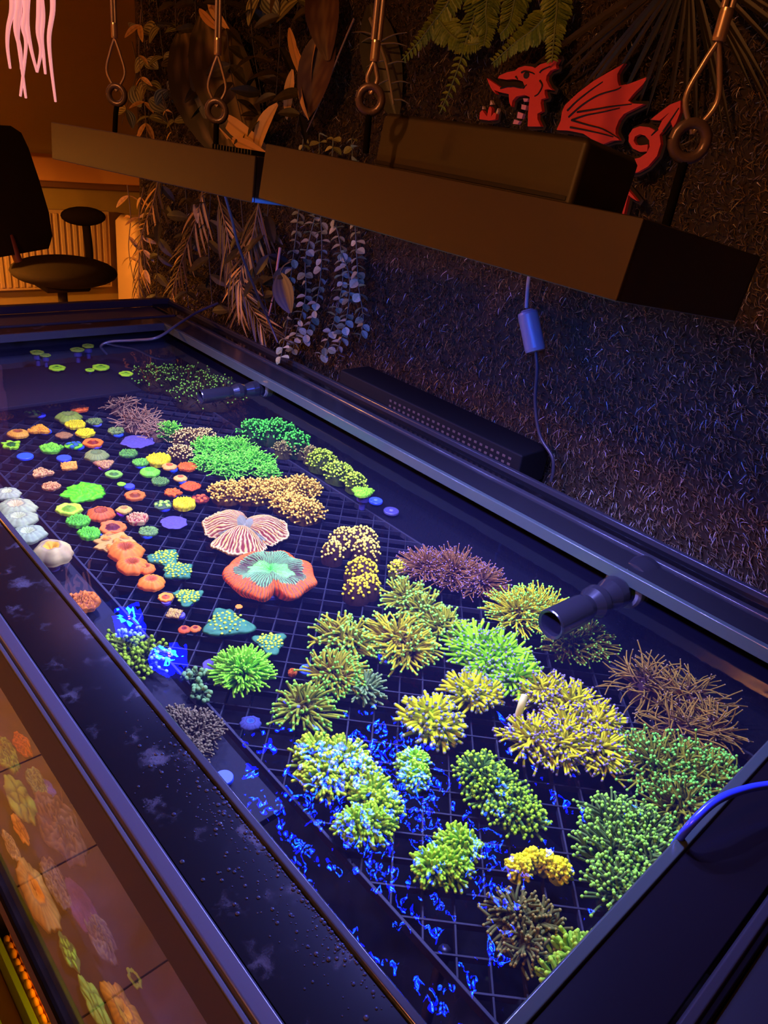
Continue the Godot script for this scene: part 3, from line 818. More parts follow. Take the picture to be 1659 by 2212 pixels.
	var yt := thing("finger_sponge", "short bright yellow finger beside the huge golden torch", "sponge", Vector3(yf.x, RACK_Y, yf.z))
	part("finger", even(smooth([Vector3(yf.x, RACK_Y, yf.z), yf, yf + Vector3(0.006, 0.014, -0.002)]), 0.0045, Color.WHITE, 8), mat(Color8(236, 236, 120), 0.5), yt)
	# along the front brace
	colony("cabbage_coral", "leafy yellow green soft coral beside the blue reflection", [[270, 1372, 44], [310, 1390, 40], [285, 1410, 36]], {y = 0.82, n = 80, len = 0.8, thick = 0.0016, tipr = 0.0034, base = lin(60, 66, 40), shaft = lin(86, 100, 46), tip = lin(140, 176, 60), spread = 1.0, up = 0.5, wig = 0.4, core = 0.7, body = lin(56, 58, 46)})
	colony("cabbage_coral", "grey brown bushy soft coral leaning on the front brace", [[385, 1530, 44], [425, 1545, 50], [405, 1590, 44]], {y = 0.82, n = 240, len = 0.6, thick = 0.0013, tipr = 0.0020, base = lin(66, 58, 66), shaft = lin(100, 88, 96), tip = lin(120, 108, 116), spread = 1.0, up = 0.5, wig = 0.6, core = 0.7, body = lin(66, 60, 70)})
	colony("cabbage_coral", "pale green mushroom sprigs beside a violet disc", [[425, 1440, 26], [435, 1475, 20]], {y = 0.815, n = 60, len = 0.8, thick = 0.0015, tipr = 0.0042, base = lin(60, 80, 80), shaft = lin(80, 110, 104), tip = lin(110, 156, 136), spread = 1.0, up = 0.5, wig = 0.4, core = 0.5})

# ---------------------------------------------------------------- frags
func polar(b: MB, at: Vector3, R: float, h: float, st: Dictionary, A: Color, B: Color, C: Color, sd: int, nr := 12, na := 44) -> void:
	var zs: float = st.get("z", 1.0)
	var kind: String = st.kind
	var wob: float = st.get("wob", 0.10)
	var turn: float = st.get("turn", sd * 1.3)
	var cells := []
	var cn: int = st.get("cells", 7)
	for k in cn:
		var q := sqrt((k + 0.3) / cn) * 0.82
		cells.append(Vector2(cos(k * 2.39996 + sd), sin(k * 2.39996 + sd)) * q)
	var start := b.v.size()
	var hs := PackedFloat32Array()
	var pos := PackedVector3Array()
	for a in nr + 2:
		var rr := minf(float(a) / nr, 1.0)
		for j in na:
			var th := TAU * j / na
			var out := 1.0 + wob * noise.get_noise_2d(cos(th) * 1.2 + sd * 7, sin(th) * 1.2) * 2.0
			if st.has("lobes"):
				var lb: float = st.lobes
				out *= 0.86 + 0.14 * absf(cos(lb * th * 0.5 + turn)) * 1.6 - 0.06
			if st.has("corners"):
				var cr: float = st.corners
				out *= 1.0 / maxf(0.66, cos(fposmod(th + turn, TAU / cr) - PI / cr)) * 0.82
			var u := Vector2(cos(th), sin(th)) * rr
			var p2 := u * out
			var y := h * (1.0 - 0.55 * rr * rr)
			var col := A
			if kind == "ridge":
				var m := absf(noise.get_noise_2d(u.x * 2.6 + sd * 5, u.y * 2.6))
				var crest := clampf(1.0 - m * 4.5, 0, 1)
				y += h * 0.5 * crest
				col = B.lerp(A, clampf(crest * 1.6, 0, 1))
			elif kind == "mouth":
				var kk: float = st.get("ribs", 22)
				var rib := 0.5 + 0.5 * cos(th * kk)
				y += h * (0.5 * sin(rr * PI) - 0.25 * exp(-rr * rr * 20)) + h * 0.14 * rib
				col = A.lerp(B, 0.55 * (1.0 - rib))
				if rr < 0.34:
					col = C
				if rr > 0.34 and rr < 0.44:
					col = B
			elif kind == "nub":
				var d1 := 9.0
				var d2 := 9.0
				for q in cells:
					var d: float = u.distance_to(q)
					if d < d1:
						d2 = d1
						d1 = d
					elif d < d2:
						d2 = d
				var gap := clampf((d2 - d1) * 7.0, 0, 1)
				y += h * 0.5 * gap
				col = B.lerp(A, gap)
			elif kind == "eyes":
				var er: float = st.get("eye", 0.17)
				for q in cells:
					var d: float = u.distance_to(q)
					if d < er:
						col = C
						y += h * 0.4
					elif d < er * 1.45:
						col = B
			elif kind == "ring":
				col = A if rr > 0.55 else (B if rr > 0.22 else C)
				y += h * 0.3 * sin(rr * 9)
			elif kind == "flat":
				y += h * 0.18 * noise.get_noise_2d(u.x * 3 + sd, u.y * 3)
				col = A.lerp(B, clampf(0.3 + noise.get_noise_2d(u.x * 4 + sd, u.y * 4), 0, 1))
			elif kind == "folded":
				# three ruffled lobes with radiating ribs
				var lobe := absf(cos(1.5 * (th - 2.356)))
				out = 0.50 + 0.50 * pow(lobe, 0.45) + 0.03 * sin(th * 11)
				p2 = u * out
				var rib := 0.5 + 0.5 * sin(th * 60 + 5 * noise.get_noise_2d(u.x * 3, u.y * 3 + 2))
				var hue := noise.get_noise_2d(cos(th) * 7 + sd, sin(th) * 7)
				y += h * (0.75 * lobe * sin(clampf(rr * 1.12, 0, 1) * PI) - 0.55 * (1 - lobe) * rr + 0.14 * rib * rr + 0.5 * exp(-pow(u.distance_to(Vector2(0.12, -0.22)) / 0.2, 2)))
				col = B.lerp(A, clampf(rib * 1.5 - 0.45 + hue * 0.7, 0, 1))
				if rib > 0.86 and hue > 0.05:
					col = lin(214, 170, 110)
				if rr < 0.2 or (lobe < 0.16 and rr < 0.8):
					col = C.lerp(B, 0.6 * rib)
				if rr > 0.95:
					col = A
			elif kind == "zoned":
				# kidney: orange rim, dark streaked pits, mint bridge
				var al := u.dot(Vector2(0.707, 0.707))
				var ac := u.dot(Vector2(-0.707, 0.707))
				out = 1.0 - 0.10 * absf(ac) / maxf(rr, 0.05) - 0.26 * exp(-pow((angle_difference(th, 2.05)) / 0.20, 2)) + 0.03 * sin(th * 9)
				p2 = u * out
				var rib := 0.5 + 0.5 * sin(th * 74 + 5 * noise.get_noise_2d(cos(th) * 3, rr * 3 + 4))
				var nz := noise.get_noise_2d(u.x * 3.2 + 3, u.y * 3.2)
				var pit := exp(-pow(Vector2(absf(al) - 0.52, ac * 0.9).length() / 0.30, 2))
				y += h * (0.8 * sin(rr * PI * 0.9) - 0.7 * pit + 0.1 * rib + 0.16 * sin(th * 7) * rr)
				if rr + nz * 0.10 > 0.75:
					col = A.lerp(lin(120, 80, 84), clampf(1.6 - rib * 3.2 + nz, 0, 1))
				elif pow(al / 0.5, 2) + pow((ac - 0.05) / (0.22 + 0.28 * absf(al)), 2) + nz * 0.5 < 1.0:
					col = C.lerp(B, 0.55 * (1 - rib))
				else:
					col = lin(74, 46, 60).lerp(B, clampf(rib * 1.5 - 1.25 * pit + nz * 0.4, 0, 1))
			if a == nr + 1:
				y = -h * 0.15
				p2 *= 0.86
			elif a == nr:
				y *= 0.75
			pos.append(at + Vector3(p2.x * R, maxf(y, -0.001), p2.y * R * zs))
			b.c.append(col * (0.92 + 0.16 * absf(sin(j * 12.9 + a * 4.1))))
	for a in nr + 2:
		for j in na:
			var p := pos[a * na + j]
			var tan := pos[a * na + (j + 1) % na] - pos[a * na + (j + na - 1) % na]
			var rad := pos[mini(a + 1, nr + 1) * na + j] - pos[maxi(a - 1, 0) * na + j]
			var nn := tan.cross(rad)
			if a == 0 or nn.length() < 1e-12:
				nn = Vector3.UP
			nn = nn.normalized()
			if nn.y < 0 and a < nr:
				nn = -nn
			if a == nr + 1:
				nn = Vector3(p.x - at.x, 0.0, p.z - at.z).normalized()
			b.v.append(p)
			b.n.append(nn)
	for a in nr + 1:
		for j in na:
			var j2 := (j + 1) % na
			b.quad(start + a * na + j, start + a * na + j2, start + (a + 1) * na + j2, start + (a + 1) * na + j)

var frag_count := 0
func frag(label: String, px: float, py: float, r: float, st: Dictionary, A: Color, B: Color, C := Color.BLACK, plug := Color8(52, 62, 150), tilt := Vector2.ZERO) -> Node3D:
	frag_count += 1
	var y: float = st.get("y", RACK_Y + 0.010)
	var p := seat(px, py, y)
	var R: float = r * p.distance_to(EYE) / FOCAL
	var floor_y: float = st.get("floor", RACK_Y)
	var t := thing(st.get("name", "coral_frag"), label, "coral", Vector3(p.x, floor_y, p.z), st.get("group", "small corals on the rack"))
	var h: float = R * float(st.get("h", 0.34))
	var b := MB.new()
	var big: bool = r > 70
	var top := p.y - h * 0.5
	polar(b, Vector3(p.x, top, p.z), R, h, st, A, B, C, frag_count, 30 if big else 12, 320 if big else 44)
	part("coral_body", b.mesh(), M.frag, t)
	var pr: float = R * float(st.get("plug_r", 0.62))
	var off := Vector3(tilt.x * R, 0, tilt.y * R)
	var pb := MB.new()
	var ph := maxf(top - floor_y + h * 0.1, 0.003)
	pb.lathe([Vector2(0, ph), Vector2(pr * 0.94, ph), Vector2(pr, ph - 0.0012), Vector2(pr, ph * 0.55), Vector2(pr * 0.5, ph * 0.5), Vector2(pr * 0.5, 0.0)], Vector3(p.x, floor_y, p.z) + off, Vector3.UP, 22, Color.WHITE)
	part("plug", pb.mesh(), mat(plug, 0.55), t)
	return t

func plate_coral(label: String, px: float, py: float, r: float, corners: float, turn: float, sd: int) -> void:
	# thin spotted plate: dark teal with raised yellow green spots
	var p := seat(px, py, RACK_Y + 0.012)
	var R := r * p.distance_to(EYE) / FOCAL
	var t := thing("plate_coral", label, "coral", Vector3(p.x, RACK_Y, p.z), "teal plate corals with lime spots")
	var b := MB.new()
	polar(b, Vector3(p.x, p.y - 0.004, p.z), R, R * 0.28, {kind = "flat", corners = corners, turn = turn, wob = 0.14}, lin(62, 122, 124), lin(44, 92, 104), Color.BLACK, sd, 10, 48)
	part("plate", b.mesh(), M.frag, t)
	var d := MB.new()
	for k in 38:
		var q := sqrt((k + 0.5) / 38.0) * 0.83
		var u := Vector2(cos(k * 2.39996), sin(k * 2.39996)) * q + Vector2(rng.randfn(0, 0.03), rng.randfn(0, 0.03))
		var rr := u.length()
		d.ball(Vector3(p.x + u.x * R, p.y - 0.004 + R * 0.28 * (1.0 - 0.55 * rr * rr) + 0.0004, p.z + u.y * R), Vector3(0.0019, 0.0012, 0.0016) * (0.8 + 0.6 * rng.randf()), lin(186, 222, 80), 7, 4)
	part("spots", d.mesh(), M.frag, t)
	var pb := MB.new()
	pb.lathe([Vector2(0, p.y - RACK_Y - 0.002), Vector2(R * 0.5, p.y - RACK_Y - 0.002), Vector2(R * 0.5, 0)], Vector3(p.x, RACK_Y, p.z), Vector3.UP, 18, Color.WHITE)
	part("plug", pb.mesh(), mat(Color8(70, 92, 190), 0.5), t)

func plug_only(label: String, px: float, py: float, r: float, col: Color, hole := true) -> void:
	var p := seat(px, py, RACK_Y + 0.007)
	var R := r * p.distance_to(EYE) / FOCAL
	var t := thing("frag_plug", label, "plug", Vector3(p.x, RACK_Y, p.z), "bare plugs on the rack")
	var b := MB.new()
	b.lathe([Vector2(0, 0.007), Vector2(R * 0.94, 0.007), Vector2(R, 0.006), Vector2(R, 0.003), Vector2(R * 0.45, 0.002), Vector2(R * 0.42, 0)], Vector3(p.x, RACK_Y, p.z), Vector3.UP, 28, Color.WHITE)
	part("disc", b.mesh(), mat(col, 0.45), t)
	if hole:
		var s := MB.new()
		s.ball(Vector3(p.x, RACK_Y + 0.007, p.z), Vector3(R * 0.3, 0.0015, R * 0.3), Color.WHITE, 10, 4, true)
		part("nub", s.mesh(), mat(col.lightened(0.2), 0.5), t)

func corals_frags() -> void:
	var OR := lin(228, 112, 44)
	var OD := lin(120, 44, 20)
	var GR := lin(112, 214, 54)
	var GD := lin(40, 90, 34)
	var YE := lin(232, 222, 34)
	var YD := lin(140, 116, 14)
	var TA := lin(206, 170, 116)
	var TD := lin(110, 70, 50)
	var GG := lin(126, 150, 104)
	var GGD := lin(56, 76, 60)
	var RE := lin(206, 84, 50)
	var RD := lin(90, 30, 30)
	var PU := lin(110, 60, 130)
	var ridge := {kind = "ridge"}
	var mouth := {kind = "mouth"}
	var nub := {kind = "nub", cells = 60}
	var blue := Color8(40, 84, 210)
	var dark := Color8(50, 44, 90)
	# far row of lone green frags
	var far := {kind = "ring", y = 0.838, floor = 0.829, h = 0.25}
	for f in [["green frag like a comma, beyond the rack", 123, 794, 16, 1], ["small round green frag beside a ring shaped one", 194, 799, 9, 1], ["ring shaped green frag with dark slit", 218, 793, 17, 1], ["pointed green frag next to the dark sprinkled colony", 272, 807, 14, 1], ["faint olive frag, larger of a touching pair by the far glass", 80, 761, 13, 0], ["faint olive frag, smaller of a touching pair by the far glass", 98, 767, 10, 0], ["dim green frag against the far glass below the cable", 167, 755, 13, 0], ["dim green frag touching the far glass by the cable end", 190, 747, 12, 0]]:
		frag(f[0], f[1], f[2], f[3], far, lin(160, 216, 60) if f[4] else lin(120, 140, 70), lin(120, 180, 50) if f[4] else lin(100, 120, 60), lin(60, 100, 30), dark)
	# rack, far to near
	frag("orange frag cut by the left side of the rack, farthest row", 8, 898, 17, ridge, OR, OD, OD, dark)
	frag("bright orange lumpy frag in the farthest row", 171, 882, 18, ridge, OR, lin(170, 70, 26), OR, dark)
	frag("tiny red orange frag behind the bright orange lumpy one", 160, 871, 8, {kind = "flat"}, OR, RE, OR, dark)
	frag("dark frag with pale yellow star dots", 112, 876, 20, {kind = "eyes", cells = 12, eye = 0.1}, lin(70, 56, 70), lin(90, 70, 70), lin(230, 200, 140), dark)
	frag("dark frag with green tips on a violet plug", 70, 893, 16, {kind = "eyes", cells = 6, eye = 0.2}, lin(70, 60, 60), lin(50, 50, 50), lin(150, 200, 100), Color8(70, 80, 190), Vector2(0.8, 0.3))
	frag("wide olive green frag beside the yellow pair", 149, 902, 26, {kind = "mouth", ribs = 14}, lin(126, 146, 70), lin(90, 110, 60), lin(110, 120, 70), dark)
	frag("yellow frag with rough skin, farther of a pair", 163, 917, 20, nub, YE, YD)
	frag("yellow frag with dark freckles, nearer of a pair", 184, 935, 19, {kind = "nub", cells = 30}, YE, YD)
	frag("amber wedge frag on a blue plug", 84, 927, 19, {kind = "ridge", corners = 3.0}, lin(230, 160, 50), lin(160, 96, 40), OR, blue, Vector2(0.5, 0.3))
	frag("amber oval frag with brown mouth", 39, 937, 19, mouth, lin(220, 160, 70), lin(150, 90, 50), lin(140, 70, 40), dark)
	frag("grey frag on pale blue plug right of the yellow pair", 204, 910, 16, ridge, GG, GGD, GG, Color8(90, 110, 200), Vector2(0.1, 0.35))
	frag("dull brown frag between amber and yellow frags", 138, 939, 16, {kind = "flat"}, lin(150, 110, 90), lin(110, 76, 66), OD, dark)
	frag("grey frag on vivid blue plug left of a violet slab", 250, 930, 17, ridge, GG, GGD, GG, blue, Vector2(0.0, 0.6))
	frag("orange ring frag with dark centre on a lilac plug", 201, 956, 20, {kind = "ring"}, OR, OD, lin(180, 80, 40), Color8(120, 100, 200), Vector2(0.1, 0.3))
	frag("smooth violet slab in the far half", 297, 954, 33, {kind = "flat", h = 0.12, wob = 0.16}, lin(84, 76, 190), lin(74, 66, 176), Color.BLACK, dark)
	frag("green frag with blue patches", 159, 961, 17, {kind = "eyes", cells = 5, eye = 0.25}, GR, GD, lin(50, 90, 220), blue, Vector2(0.5, 0.2))
	frag("lime squiggle frag near the front border", 25, 961, 17, {kind = "ring", wob = 0.3}, lin(140, 200, 50), GD, lin(40, 60, 30), dark)
	frag("angular light green frag", 110, 968, 24, {kind = "ridge", corners = 5.0}, lin(124, 210, 70), lin(70, 140, 40), GR, dark)
	frag("grey green brain frag beside the smooth violet slab", 208, 984, 24, mouth, lin(130, 144, 110), lin(80, 90, 80), lin(100, 116, 90), dark)
	frag("deep green mottled frag below the smooth violet slab", 277, 979, 19, ridge, lin(96, 160, 80), lin(50, 84, 60), GR, Color8(80, 90, 190))
	frag("green frag on a wide blue plug beside the yellow knob", 304, 998, 18, ridge, lin(110, 190, 80), lin(60, 110, 60), GR, blue, Vector2(-0.2, 0.3))
	frag("bumpy yellow knob coral, farther of two", 344, 993, 26, {kind = "nub", cells = 75, h = 0.5}, YE, YD)
	frag("bright orange rough frag right of the farther yellow knob", 405, 1008, 20, nub, OR, lin(150, 50, 20))
	frag("tan and red frag on a blue plug beside bright orange rough frag", 366, 1008, 15, mouth, TA, RE, lin(190, 80, 60), blue, Vector2(0.3, 0.5))
	frag("sandy orange frag alone near the rack's front border", 149, 1006, 19, {kind = "ridge", corners = 4.0}, lin(230, 166, 90), lin(180, 116, 60), OR, dark)
	frag("pinkish tan frag on a purple plug", 226, 1002, 18, {kind = "ridge", corners = 3.0}, lin(190, 150, 120), lin(120, 80, 90), TA, Color8(130, 60, 170), Vector2(-0.2, 0.3))
	plug_only("bright blue plug piece near the rack's front border", 54, 984, 15, blue, false)
	plug_only("ragged blue plug beside the sandy orange frag", 138, 988, 14, Color8(54, 78, 190), false)
	frag("star shaped pinkish tan frag by the front border", 90, 1021, 18, {kind = "ridge", corners = 3.0, wob = 0.2}, lin(214, 170, 140), lin(130, 80, 70), TA, dark)
	frag("curled green frag left of the smooth bright green one", 246, 1024, 17, {kind = "ring"}, lin(116, 176, 90), lin(70, 110, 70), lin(100, 160, 80), dark)
	frag("smooth bright green oval frag", 324, 1020, 21, mouth, lin(120, 216, 80), lin(70, 150, 60), lin(90, 180, 60), dark)
	frag("tan frag on a blue plug above the brick red disc", 390, 1033, 14, mouth, TA, lin(190, 110, 80), lin(160, 90, 70), blue, Vector2(0.0, 0.5))
	frag("dark green mossy frag", 346, 1040, 18, {kind = "nub", cells = 40}, lin(96, 140, 86), lin(40, 66, 50), GR, dark)
	frag("wrinkled pink and tan frag by the front border", 110, 1050, 18, ridge, lin(214, 160, 130), lin(120, 60, 50), TA, dark)
	frag("tiny lime frag beside a small blue plug", 262, 1045, 9, {kind = "flat"}, lin(130, 214, 60), GR, GR, dark)
	plug_only("small blue plug beside a tiny lime frag", 279, 1049, 11, Color8(60, 70, 190), false)
	frag("brick red smooth disc frag", 412, 1050, 21, {kind = "ridge", h = 0.2}, lin(206, 92, 44), lin(170, 66, 34), OR, dark)
	frag("ragged orange frag left of the brick red disc", 373, 1063, 18, {kind = "ridge", corners = 5.0, wob = 0.2}, OR, lin(150, 60, 24), OR, Color8(110, 90, 200))
	frag("dark red frag with several round mouths", 432, 1077, 19, {kind = "eyes", cells = 7, eye = 0.22}, lin(110, 40, 40), lin(70, 24, 30), lin(206, 90, 60), dark)
	frag("large vivid green frag like a mitten", 180, 1063, 40, {kind = "ridge", wob = 0.22, h = 0.2}, lin(110, 226, 40), lin(70, 176, 30), GR, dark)
	frag("rust coloured saucer frag", 292, 1070, 21, {kind = "ring"}, lin(196, 104, 54), lin(120, 60, 34), lin(160, 84, 44), dark)
	frag("bumpy yellow knob coral, nearer of two", 398, 1088, 24, {kind = "nub", cells = 65, h = 0.5}, YE, YD)
	frag("dark frag with seven round green eyes", 351, 1090, 19, {kind = "eyes", cells = 7, eye = 0.2}, lin(66, 84, 80), lin(36, 52, 56), lin(160, 224, 110), Color8(50, 64, 200), Vector2(0, 0.4))
	frag("lime frag with a curled rim near the front border", 149, 1100, 25, {kind = "ring", wob = 0.14}, lin(170, 220, 80), lin(110, 160, 60), lin(90, 140, 50), dark)
	frag("tan polyps on a magenta plug", 268, 1101, 16, mouth, lin(200, 170, 110), lin(130, 100, 70), lin(150, 110, 80), Color8(140, 40, 170), Vector2(-0.4, 0.1))
	frag("brick red frag with concentric ridges", 218, 1110, 28, {kind = "mouth", ribs = 26}, lin(214, 104, 60), lin(96, 40, 40), lin(150, 70, 50), dark)
	frag("round mossy green frag, farther of a pair", 169, 1125, 23, {kind = "nub", cells = 50, h = 0.4}, lin(96, 200, 70), lin(36, 90, 40))
	frag("grey frag with wavy red lines", 297, 1120, 22, {kind = "ridge", h = 0.5}, lin(190, 160, 150), lin(130, 40, 60), TA, dark)
	frag("smooth violet disc left of the striped brain coral", 376, 1128, 28, {kind = "flat", h = 0.12}, lin(82, 74, 200), lin(72, 64, 184), Color.BLACK, dark)
	frag("red ridged frag on a vivid blue plug", 243, 1139, 26, {kind = "ring", wob = 0.16}, lin(214, 108, 64), lin(90, 40, 60), lin(110, 50, 50), blue, Vector2(-0.55, 0.2))
	frag("grey green oval frag on a blue plug", 321, 1147, 20, ridge, lin(116, 156, 104), lin(70, 100, 80), GG, blue, Vector2(-0.3, 0.25))
	frag("round mossy green frag, nearer of a pair", 193, 1152, 23, {kind = "nub", cells = 50, h = 0.4}, lin(100, 214, 70), lin(36, 96, 40))
	frag("tan crusty frag with orange centres", 248, 1170, 40, {kind = "eyes", cells = 5, eye = 0.16, wob = 0.2, h = 0.25}, lin(176, 140, 96), lin(130, 96, 66), lin(226, 130, 60), dark)
	var oc := {kind = "mouth", ribs = 30, h = 0.4}
	frag("large orange coral head with folded mouth, top of the orange cluster", 272, 1192, 37, oc, lin(232, 124, 58), lin(190, 90, 44), lin(150, 70, 40), dark)
	frag("orange coral head in the middle of the orange cluster", 286, 1222, 31, oc, lin(232, 124, 58), lin(190, 90, 44), lin(150, 70, 40), dark)
	frag("small orange coral head at the side of the orange cluster", 315, 1228, 19, oc, lin(232, 120, 56), lin(190, 86, 40), lin(150, 70, 40), dark)
	frag("separate round orange coral below the orange cluster", 327, 1258, 28, oc, lin(236, 132, 58), lin(200, 100, 44), lin(180, 90, 70), dark)
	plate_coral("teal spotted plate beside the orange cluster, farthest one", 356, 1203, 32, 3.0, 0.6, 3)
	plate_coral("teal spotted plate with a blue plug edge", 384, 1231, 34, 4.0, 0.2, 5)
	plate_coral("narrow teal spotted plate curving downward", 405, 1287, 29, 3.0, 2.0, 8)
	plate_coral("largest teal spotted plate, shaped like a wing", 490, 1346, 46, 3.0, 1.2, 13)
	plate_coral("teal spotted plate touching the spiky green torch", 583, 1385, 33, 3.0, 0.1, 21)
	frag("orange ring polyp on a purple plug", 358, 1290, 16, {kind = "ring"}, lin(236, 140, 60), lin(200, 90, 60), lin(120, 60, 60), Color8(70, 50, 120), Vector2(-0.3, 0.6))
	frag("pale frilled frag on a dark plug", 376, 1325, 17, {kind = "ridge", corners = 4.0}, lin(200, 170, 120), lin(110, 80, 80), TA, Color8(60, 50, 120), Vector2(0.6, 0.4))
	frag("twin red polyp, darker of the two", 398, 1360, 13, mouth, lin(214, 96, 60), lin(120, 44, 50), lin(110, 40, 50), dark)
	frag("twin orange polyp, paler of the two", 422, 1358, 12, mouth, lin(220, 120, 66), lin(140, 60, 44), lin(120, 50, 44), dark)
	frag("tiny orange speck frag under the orange rimmed brain coral", 516, 1310, 8, {kind = "flat"}, lin(236, 140, 60), lin(210, 90, 50), OR, dark)
	frag("tiny orange nub beside the bright blue plug", 632, 1452, 10, {kind = "ridge", h = 0.9}, lin(220, 120, 60), lin(140, 60, 40), OR, dark)
	plug_only("bright blue round plug left of an olive torch", 664, 1445, 17, blue, false)
	plug_only("bright blue oval plug under the flowing olive torch", 838, 1418, 22, blue, false)
	frag("smooth violet disc beside pale green mushroom sprigs", 460, 1437, 22, {kind = "flat", h = 0.15}, lin(80, 72, 190), lin(70, 60, 170), Color.BLACK, dark)
	frag("small blue polyp disc alone on the bare grid", 541, 1562, 22, {kind = "mouth", ribs = 18}, lin(60, 70, 190), lin(50, 40, 110), lin(50, 80, 220), dark)
	plug_only("blue shard by the polished front glass edge", 484, 1678, 19, Color8(40, 76, 200), false)
	frag("bright green crumb of coral near a blue plug, rear side", 786, 1062, 22, {kind = "ridge", wob = 0.3, y = 0.82}, lin(150, 220, 70), lin(100, 170, 50), GR, dark)
	plug_only("round blue plug beside a bright green crumb", 812, 1080, 15, Color8(60, 90, 220))
	plug_only("dull grey plug beyond the round blue one", 846, 1099, 17, Color8(70, 66, 96))
	# pale corals on the front shelf
	var sh := {kind = "mouth", ribs = 30, h = 0.3, group = "corals on the front shelf", name = "brain_coral", y = RACK_Y + 0.014}
	frag("pale teal brain coral, farthest on the front shelf", 15, 1067, 25, sh, lin(166, 172, 178), lin(128, 130, 150), lin(190, 192, 184), dark)
	frag("pale teal brain coral with pink specks on the front shelf", 34, 1097, 37, sh, lin(166, 174, 170), lin(128, 130, 142), lin(196, 176, 166), dark)
	frag("pale teal brain coral, third along the front shelf", 40, 1122, 35, sh, lin(158, 168, 168), lin(124, 130, 142), lin(176, 180, 176), dark)
	frag("pale teal brain coral by the glass edge, fourth along the front shelf", 60, 1154, 34, sh, lin(150, 166, 174), lin(116, 126, 144), lin(170, 180, 180), dark)
	frag("cream doughnut coral with golden centre", 112, 1195, 40, {kind = "mouth", ribs = 40, h = 0.5, name = "brain_coral", group = "corals on the front shelf", y = RACK_Y + 0.026}, lin(186, 166, 150), lin(140, 120, 130), lin(214, 160, 66), Color8(90, 76, 110))
	frag("rusty orange crusty coral against the glass edge", 178, 1300, 33, {kind = "ridge", h = 0.5, name = "brain_coral", group = "corals on the front shelf", y = RACK_Y + 0.014}, lin(206, 116, 54), lin(130, 66, 40), OR, dark)
	# the two big brain corals
	frag("large ruffled brain coral striped rose and white", 528, 1146, 98, {kind = "folded", h = 0.24, wob = 0.05, name = "brain_coral", group = "large brain corals", y = RACK_Y + 0.02}, lin(204, 186, 172), lin(112, 42, 50), lin(120, 140, 170), dark)
	frag("large brain coral with orange rim and mint centre", 584, 1245, 100, {kind = "zoned", h = 0.24, wob = 0.07, name = "brain_coral", group = "large brain corals", y = RACK_Y + 0.02}, lin(244, 100, 40), lin(112, 168, 150), lin(124, 232, 150), dark)
	# corals lying on the tank bottom, seen through the front pane
	var fl := 0.3
	var bot := func(label: String, px: float, py: float, r: float, kind: String, a: Color, bb: Color, cc: Color, z: float) -> void:
		frag(label, px, py, r * 0.9, {kind = kind, z = z * 1.5, y = fl + 0.012, floor = fl, h = 0.6, wob = 0.16, group = "corals on the tank bottom behind the front pane", cells = 9, eye = 0.2, plug_r = 0.5, name = "bottom_coral"}, a, bb, cc, dark)
	bot.call("long tan coral with orange heart seen through the front pane", 78, 1928, 22, "mouth", lin(206, 160, 100), lin(150, 116, 90), lin(226, 140, 50), 3.2)
	bot.call("grey bushy coral beside the long tan one behind front pane", 118, 1905, 17, "ridge", lin(150, 130, 130), lin(90, 70, 80), lin(60, 90, 230), 2.8)
	bot.call("purple block coral behind the front pane", 172, 1955, 20, "flat", lin(110, 70, 150), lin(80, 50, 120), PU, 2.6)
	bot.call("grey blue speckled coral behind the front pane", 216, 2020, 18, "ridge", lin(130, 120, 150), lin(80, 70, 120), lin(60, 90, 230), 2.6)
	bot.call("slim green coral with bright spots behind the front pane", 149, 2056, 11, "eyes", lin(90, 116, 70), lin(80, 110, 60), lin(150, 210, 90), 3.0)
	bot.call("little green ring coral behind the front pane", 290, 2112, 9, "ring", lin(150, 200, 90), lin(60, 70, 50), lin(50, 60, 40), 2.0)
	bot.call("amber ribbed coral low behind the front pane", 268, 2190, 22, "mouth", lin(206, 150, 70), lin(130, 90, 60), lin(226, 180, 70), 2.4)
	bot.call("pale green paired polyps behind the front pane", 205, 2170, 13, "nub", lin(150, 196, 100), lin(80, 110, 60), GR, 3.4)
	bot.call("bright green coral highest behind the front pane", 12, 1625, 18, "ridge", lin(150, 186, 80), lin(80, 100, 50), GR, 2.4)
	bot.call("yellow green bush coral behind the front pane", 44, 1728, 19, "nub", lin(160, 186, 80), lin(80, 96, 46), GR, 2.6)
	bot.call("grey green sprig coral beside a blue slab behind front pane", 80, 1690, 15, "ridge", lin(140, 160, 120), lin(80, 90, 80), GR, 2.2)
	bot.call("blue slab behind the front pane", 106, 1705, 9, "flat", lin(70, 76, 190), lin(60, 66, 170), PU, 2.6)
	bot.call("wide grey mauve bush coral behind the front pane", 128, 1785, 34, "ridge", lin(130, 106, 114), lin(74, 56, 70), TA, 2.2)
	bot.call("slender orange coral behind the front pane", 44, 1792, 9, "nub", lin(220, 140, 60), lin(150, 80, 40), OR, 3.6)
	bot.call("red orange coral behind the front pane near the trim", 48, 1608, 14, "ridge", lin(214, 100, 44), lin(140, 60, 30), OR, 2.0)
	bot.call("cream tube coral by the slender orange one behind front pane", 24, 1828, 9, "ridge", lin(200, 160, 120), lin(130, 96, 80), TA, 3.4)

